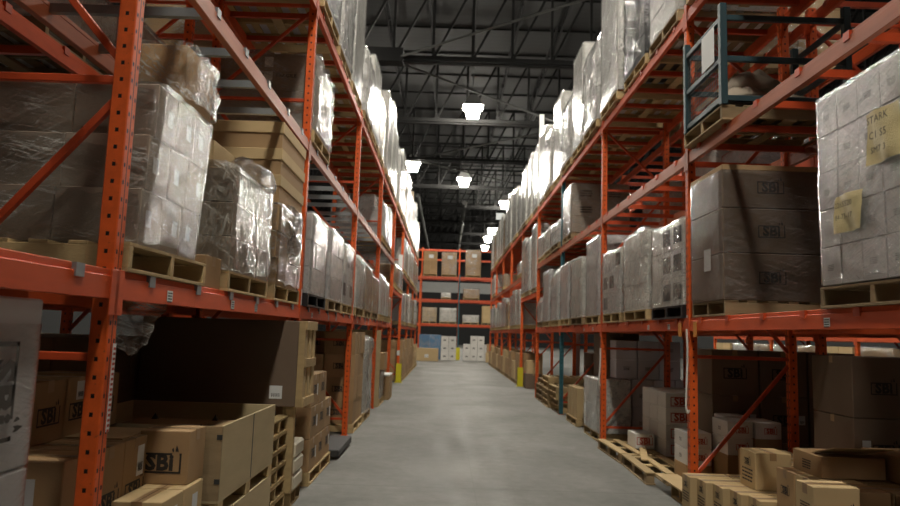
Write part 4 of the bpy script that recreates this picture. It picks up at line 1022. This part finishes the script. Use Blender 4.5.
for x, y, x2, y2 in ((-2.4, 26, 5.6, 19.5), (-2.4, 26.2, 5.6, 33.8), (-2.4, 41.7, 6.4, 33.8), (-2.4, 41.7, 6.4, 49.4)):
    struct('ceiling_brace_rod', MB().tube((x, y, 12.3), (x2, y2, 12.3), .045, 6), M['pipe'])
struct('ceiling_gusset', MB().box(-3.5, 25.7, 12.1, -2.0, 26.3, 12.65, .01), M['truss'])
for nme, x, y0, y1, z_, r_ in (('ceiling_pipe', 1.26, 56, 96, 12.4, .2), ('ceiling_pipe', -2.5, 52, 90, 12.1, .17)):
    struct(nme, MB().tube((x, y0, z_), (x, y1, z_), r_, 12), M['pipe'])
struct('column_steel', MB().box(3.58, 18.9, 0, 3.69, 19.06, 4.9), M['galv'])
sg = thing('hanging_sign', (2.75, 36.6, 7.8), 'plain grey sign hanging high over the right side far down the aisle', 'sign')
MB().box(-.22, 0, 0, .22, .03, .36).build('sign_panel', M['galv'], sg)
for x in (-.2, .2): MB().tube((x, .015, .36), (x, .015, 4.4), .006, 5).build('sign_cable', M['darksteel'], sg)
# lamps
ZLAMP = 12.5
def lamp(x, y, label, power=1.0):
    r = thing('high_bay_lamp', (x, y, ZLAMP), label, 'lamp', 'high bay lamps')
    lq = MB().hull([(-.26, -.26, -.56), (.26, -.26, -.56), (.26, .26, -.56), (-.26, .26, -.56), (-.39, -.39, .05), (.39, -.39, .05), (.39, .39, .05), (-.39, .39, .05)],
                   [(0, 1, 2, 3), (0, 1, 5, 4), (1, 2, 6, 5), (2, 3, 7, 6), (3, 0, 4, 7), (4, 5, 6, 7)])
    lq.build('lamp_lens', M['lens' if power > 1 else 'lens_far' if power == 1 else 'lens_dim'], r)
    mb = MB().hull([(-.47, -.47, -.09), (.47, -.47, -.09), (.47, .47, -.09), (-.47, .47, -.09), (-.18, -.18, .5), (.18, -.18, .5), (.18, .18, .5), (-.18, .18, .5)],
                   [(0, 1, 5, 4), (1, 2, 6, 5), (2, 3, 7, 6), (3, 0, 4, 7), (4, 5, 6, 7)])
    mb.build('lamp_housing', M['lampbody'], r); MB().tube((0, 0, .5), (0, 0, 3.85), .02, 6).build('hanging_rod', M['darksteel'], r)
for i, (x, y, t) in enumerate(((.97, 31.9, 'nearest of the two lamps over the middle of the aisle'), (.95, 47.4, 'farther of the two lamps over the middle of the aisle'),
        (-2.44, 43.3, 'lamp just above the left top-shelf loads'), (4.53, 55.3, 'largest of the lamps above the right top-shelf loads'), (4.45, 70, 'second lamp in the row beyond the right top-shelf loads'),
        (4.4, 76, 'third lamp in the row beyond the right top-shelf loads'), (4.5, 84, 'last lamp in the row beyond the right top-shelf loads'))):
    lamp(x, y, 'bright square high bay lamp, ' + t)
for i, (x, y, t) in enumerate(((.7, 16.6, 'outside the frame above the aisle'), (.5, 1.0, 'above the camera'), (.3, -13, 'behind the camera'), (6.9, 5, 'right neighbouring aisle, near'), (6.9, 19, 'right neighbouring aisle, middle'),
        (6.9, 33, 'right neighbouring aisle, far'), (-5.9, 8, 'left neighbouring aisle, near'), (-5.9, 24, 'left neighbouring aisle, far'))):
    lamp(x, y, 'high bay lamp, ' + t, .35 if 'neigh' in t else .45 if 'behind' in t else 1.15)

# --------------------------------------------------------------- view
w = bpy.data.worlds.new('world'); S.world = w; w.use_nodes = True
w.node_tree.nodes['Background'].inputs[0].default_value = (.5, .5, .5, 1); w.node_tree.nodes['Background'].inputs[1].default_value = .0
f, pi_, ya, ro = 685.76, .1169, .0028, .032
r0 = Vector((math.cos(ya), -math.sin(ya), 0)); fw = Vector((math.sin(ya) * math.cos(pi_), math.cos(ya) * math.cos(pi_), math.sin(pi_))); up0 = r0.cross(fw)
ex = r0 * math.cos(ro) + up0 * math.sin(ro); ey = -r0 * math.sin(ro) + up0 * math.cos(ro)
cam = bpy.data.cameras.new('camera'); cam.sensor_width = 36; cam.lens = f / 900 * 36; cam.clip_start = .05; cam.clip_end = 300
cam.dof.use_dof = True; cam.dof.focus_distance = 4.6; cam.dof.aperture_fstop = 2.6
co = bpy.data.objects.new('camera', cam); COL.objects.link(co)
Mx = Matrix((ex, ey, -fw)).transposed().to_4x4(); Mx.translation = Vector((0, 0, 1.6)); co.matrix_world = Mx
S.camera = co
S.view_settings.view_transform = 'Standard'; S.view_settings.look = 'None'; S.view_settings.gamma = 1; S.view_settings.use_curve_mapping = False
S.view_settings.exposure = 0.12
c = S.cycles
c.max_bounces = 7; c.diffuse_bounces = 2; c.glossy_bounces = 3; c.transparent_max_bounces = 14; c.transmission_bounces = 4; c.sample_clamp_indirect = 6
c.use_denoising = True
# labels shared by things that differ get told apart by their order
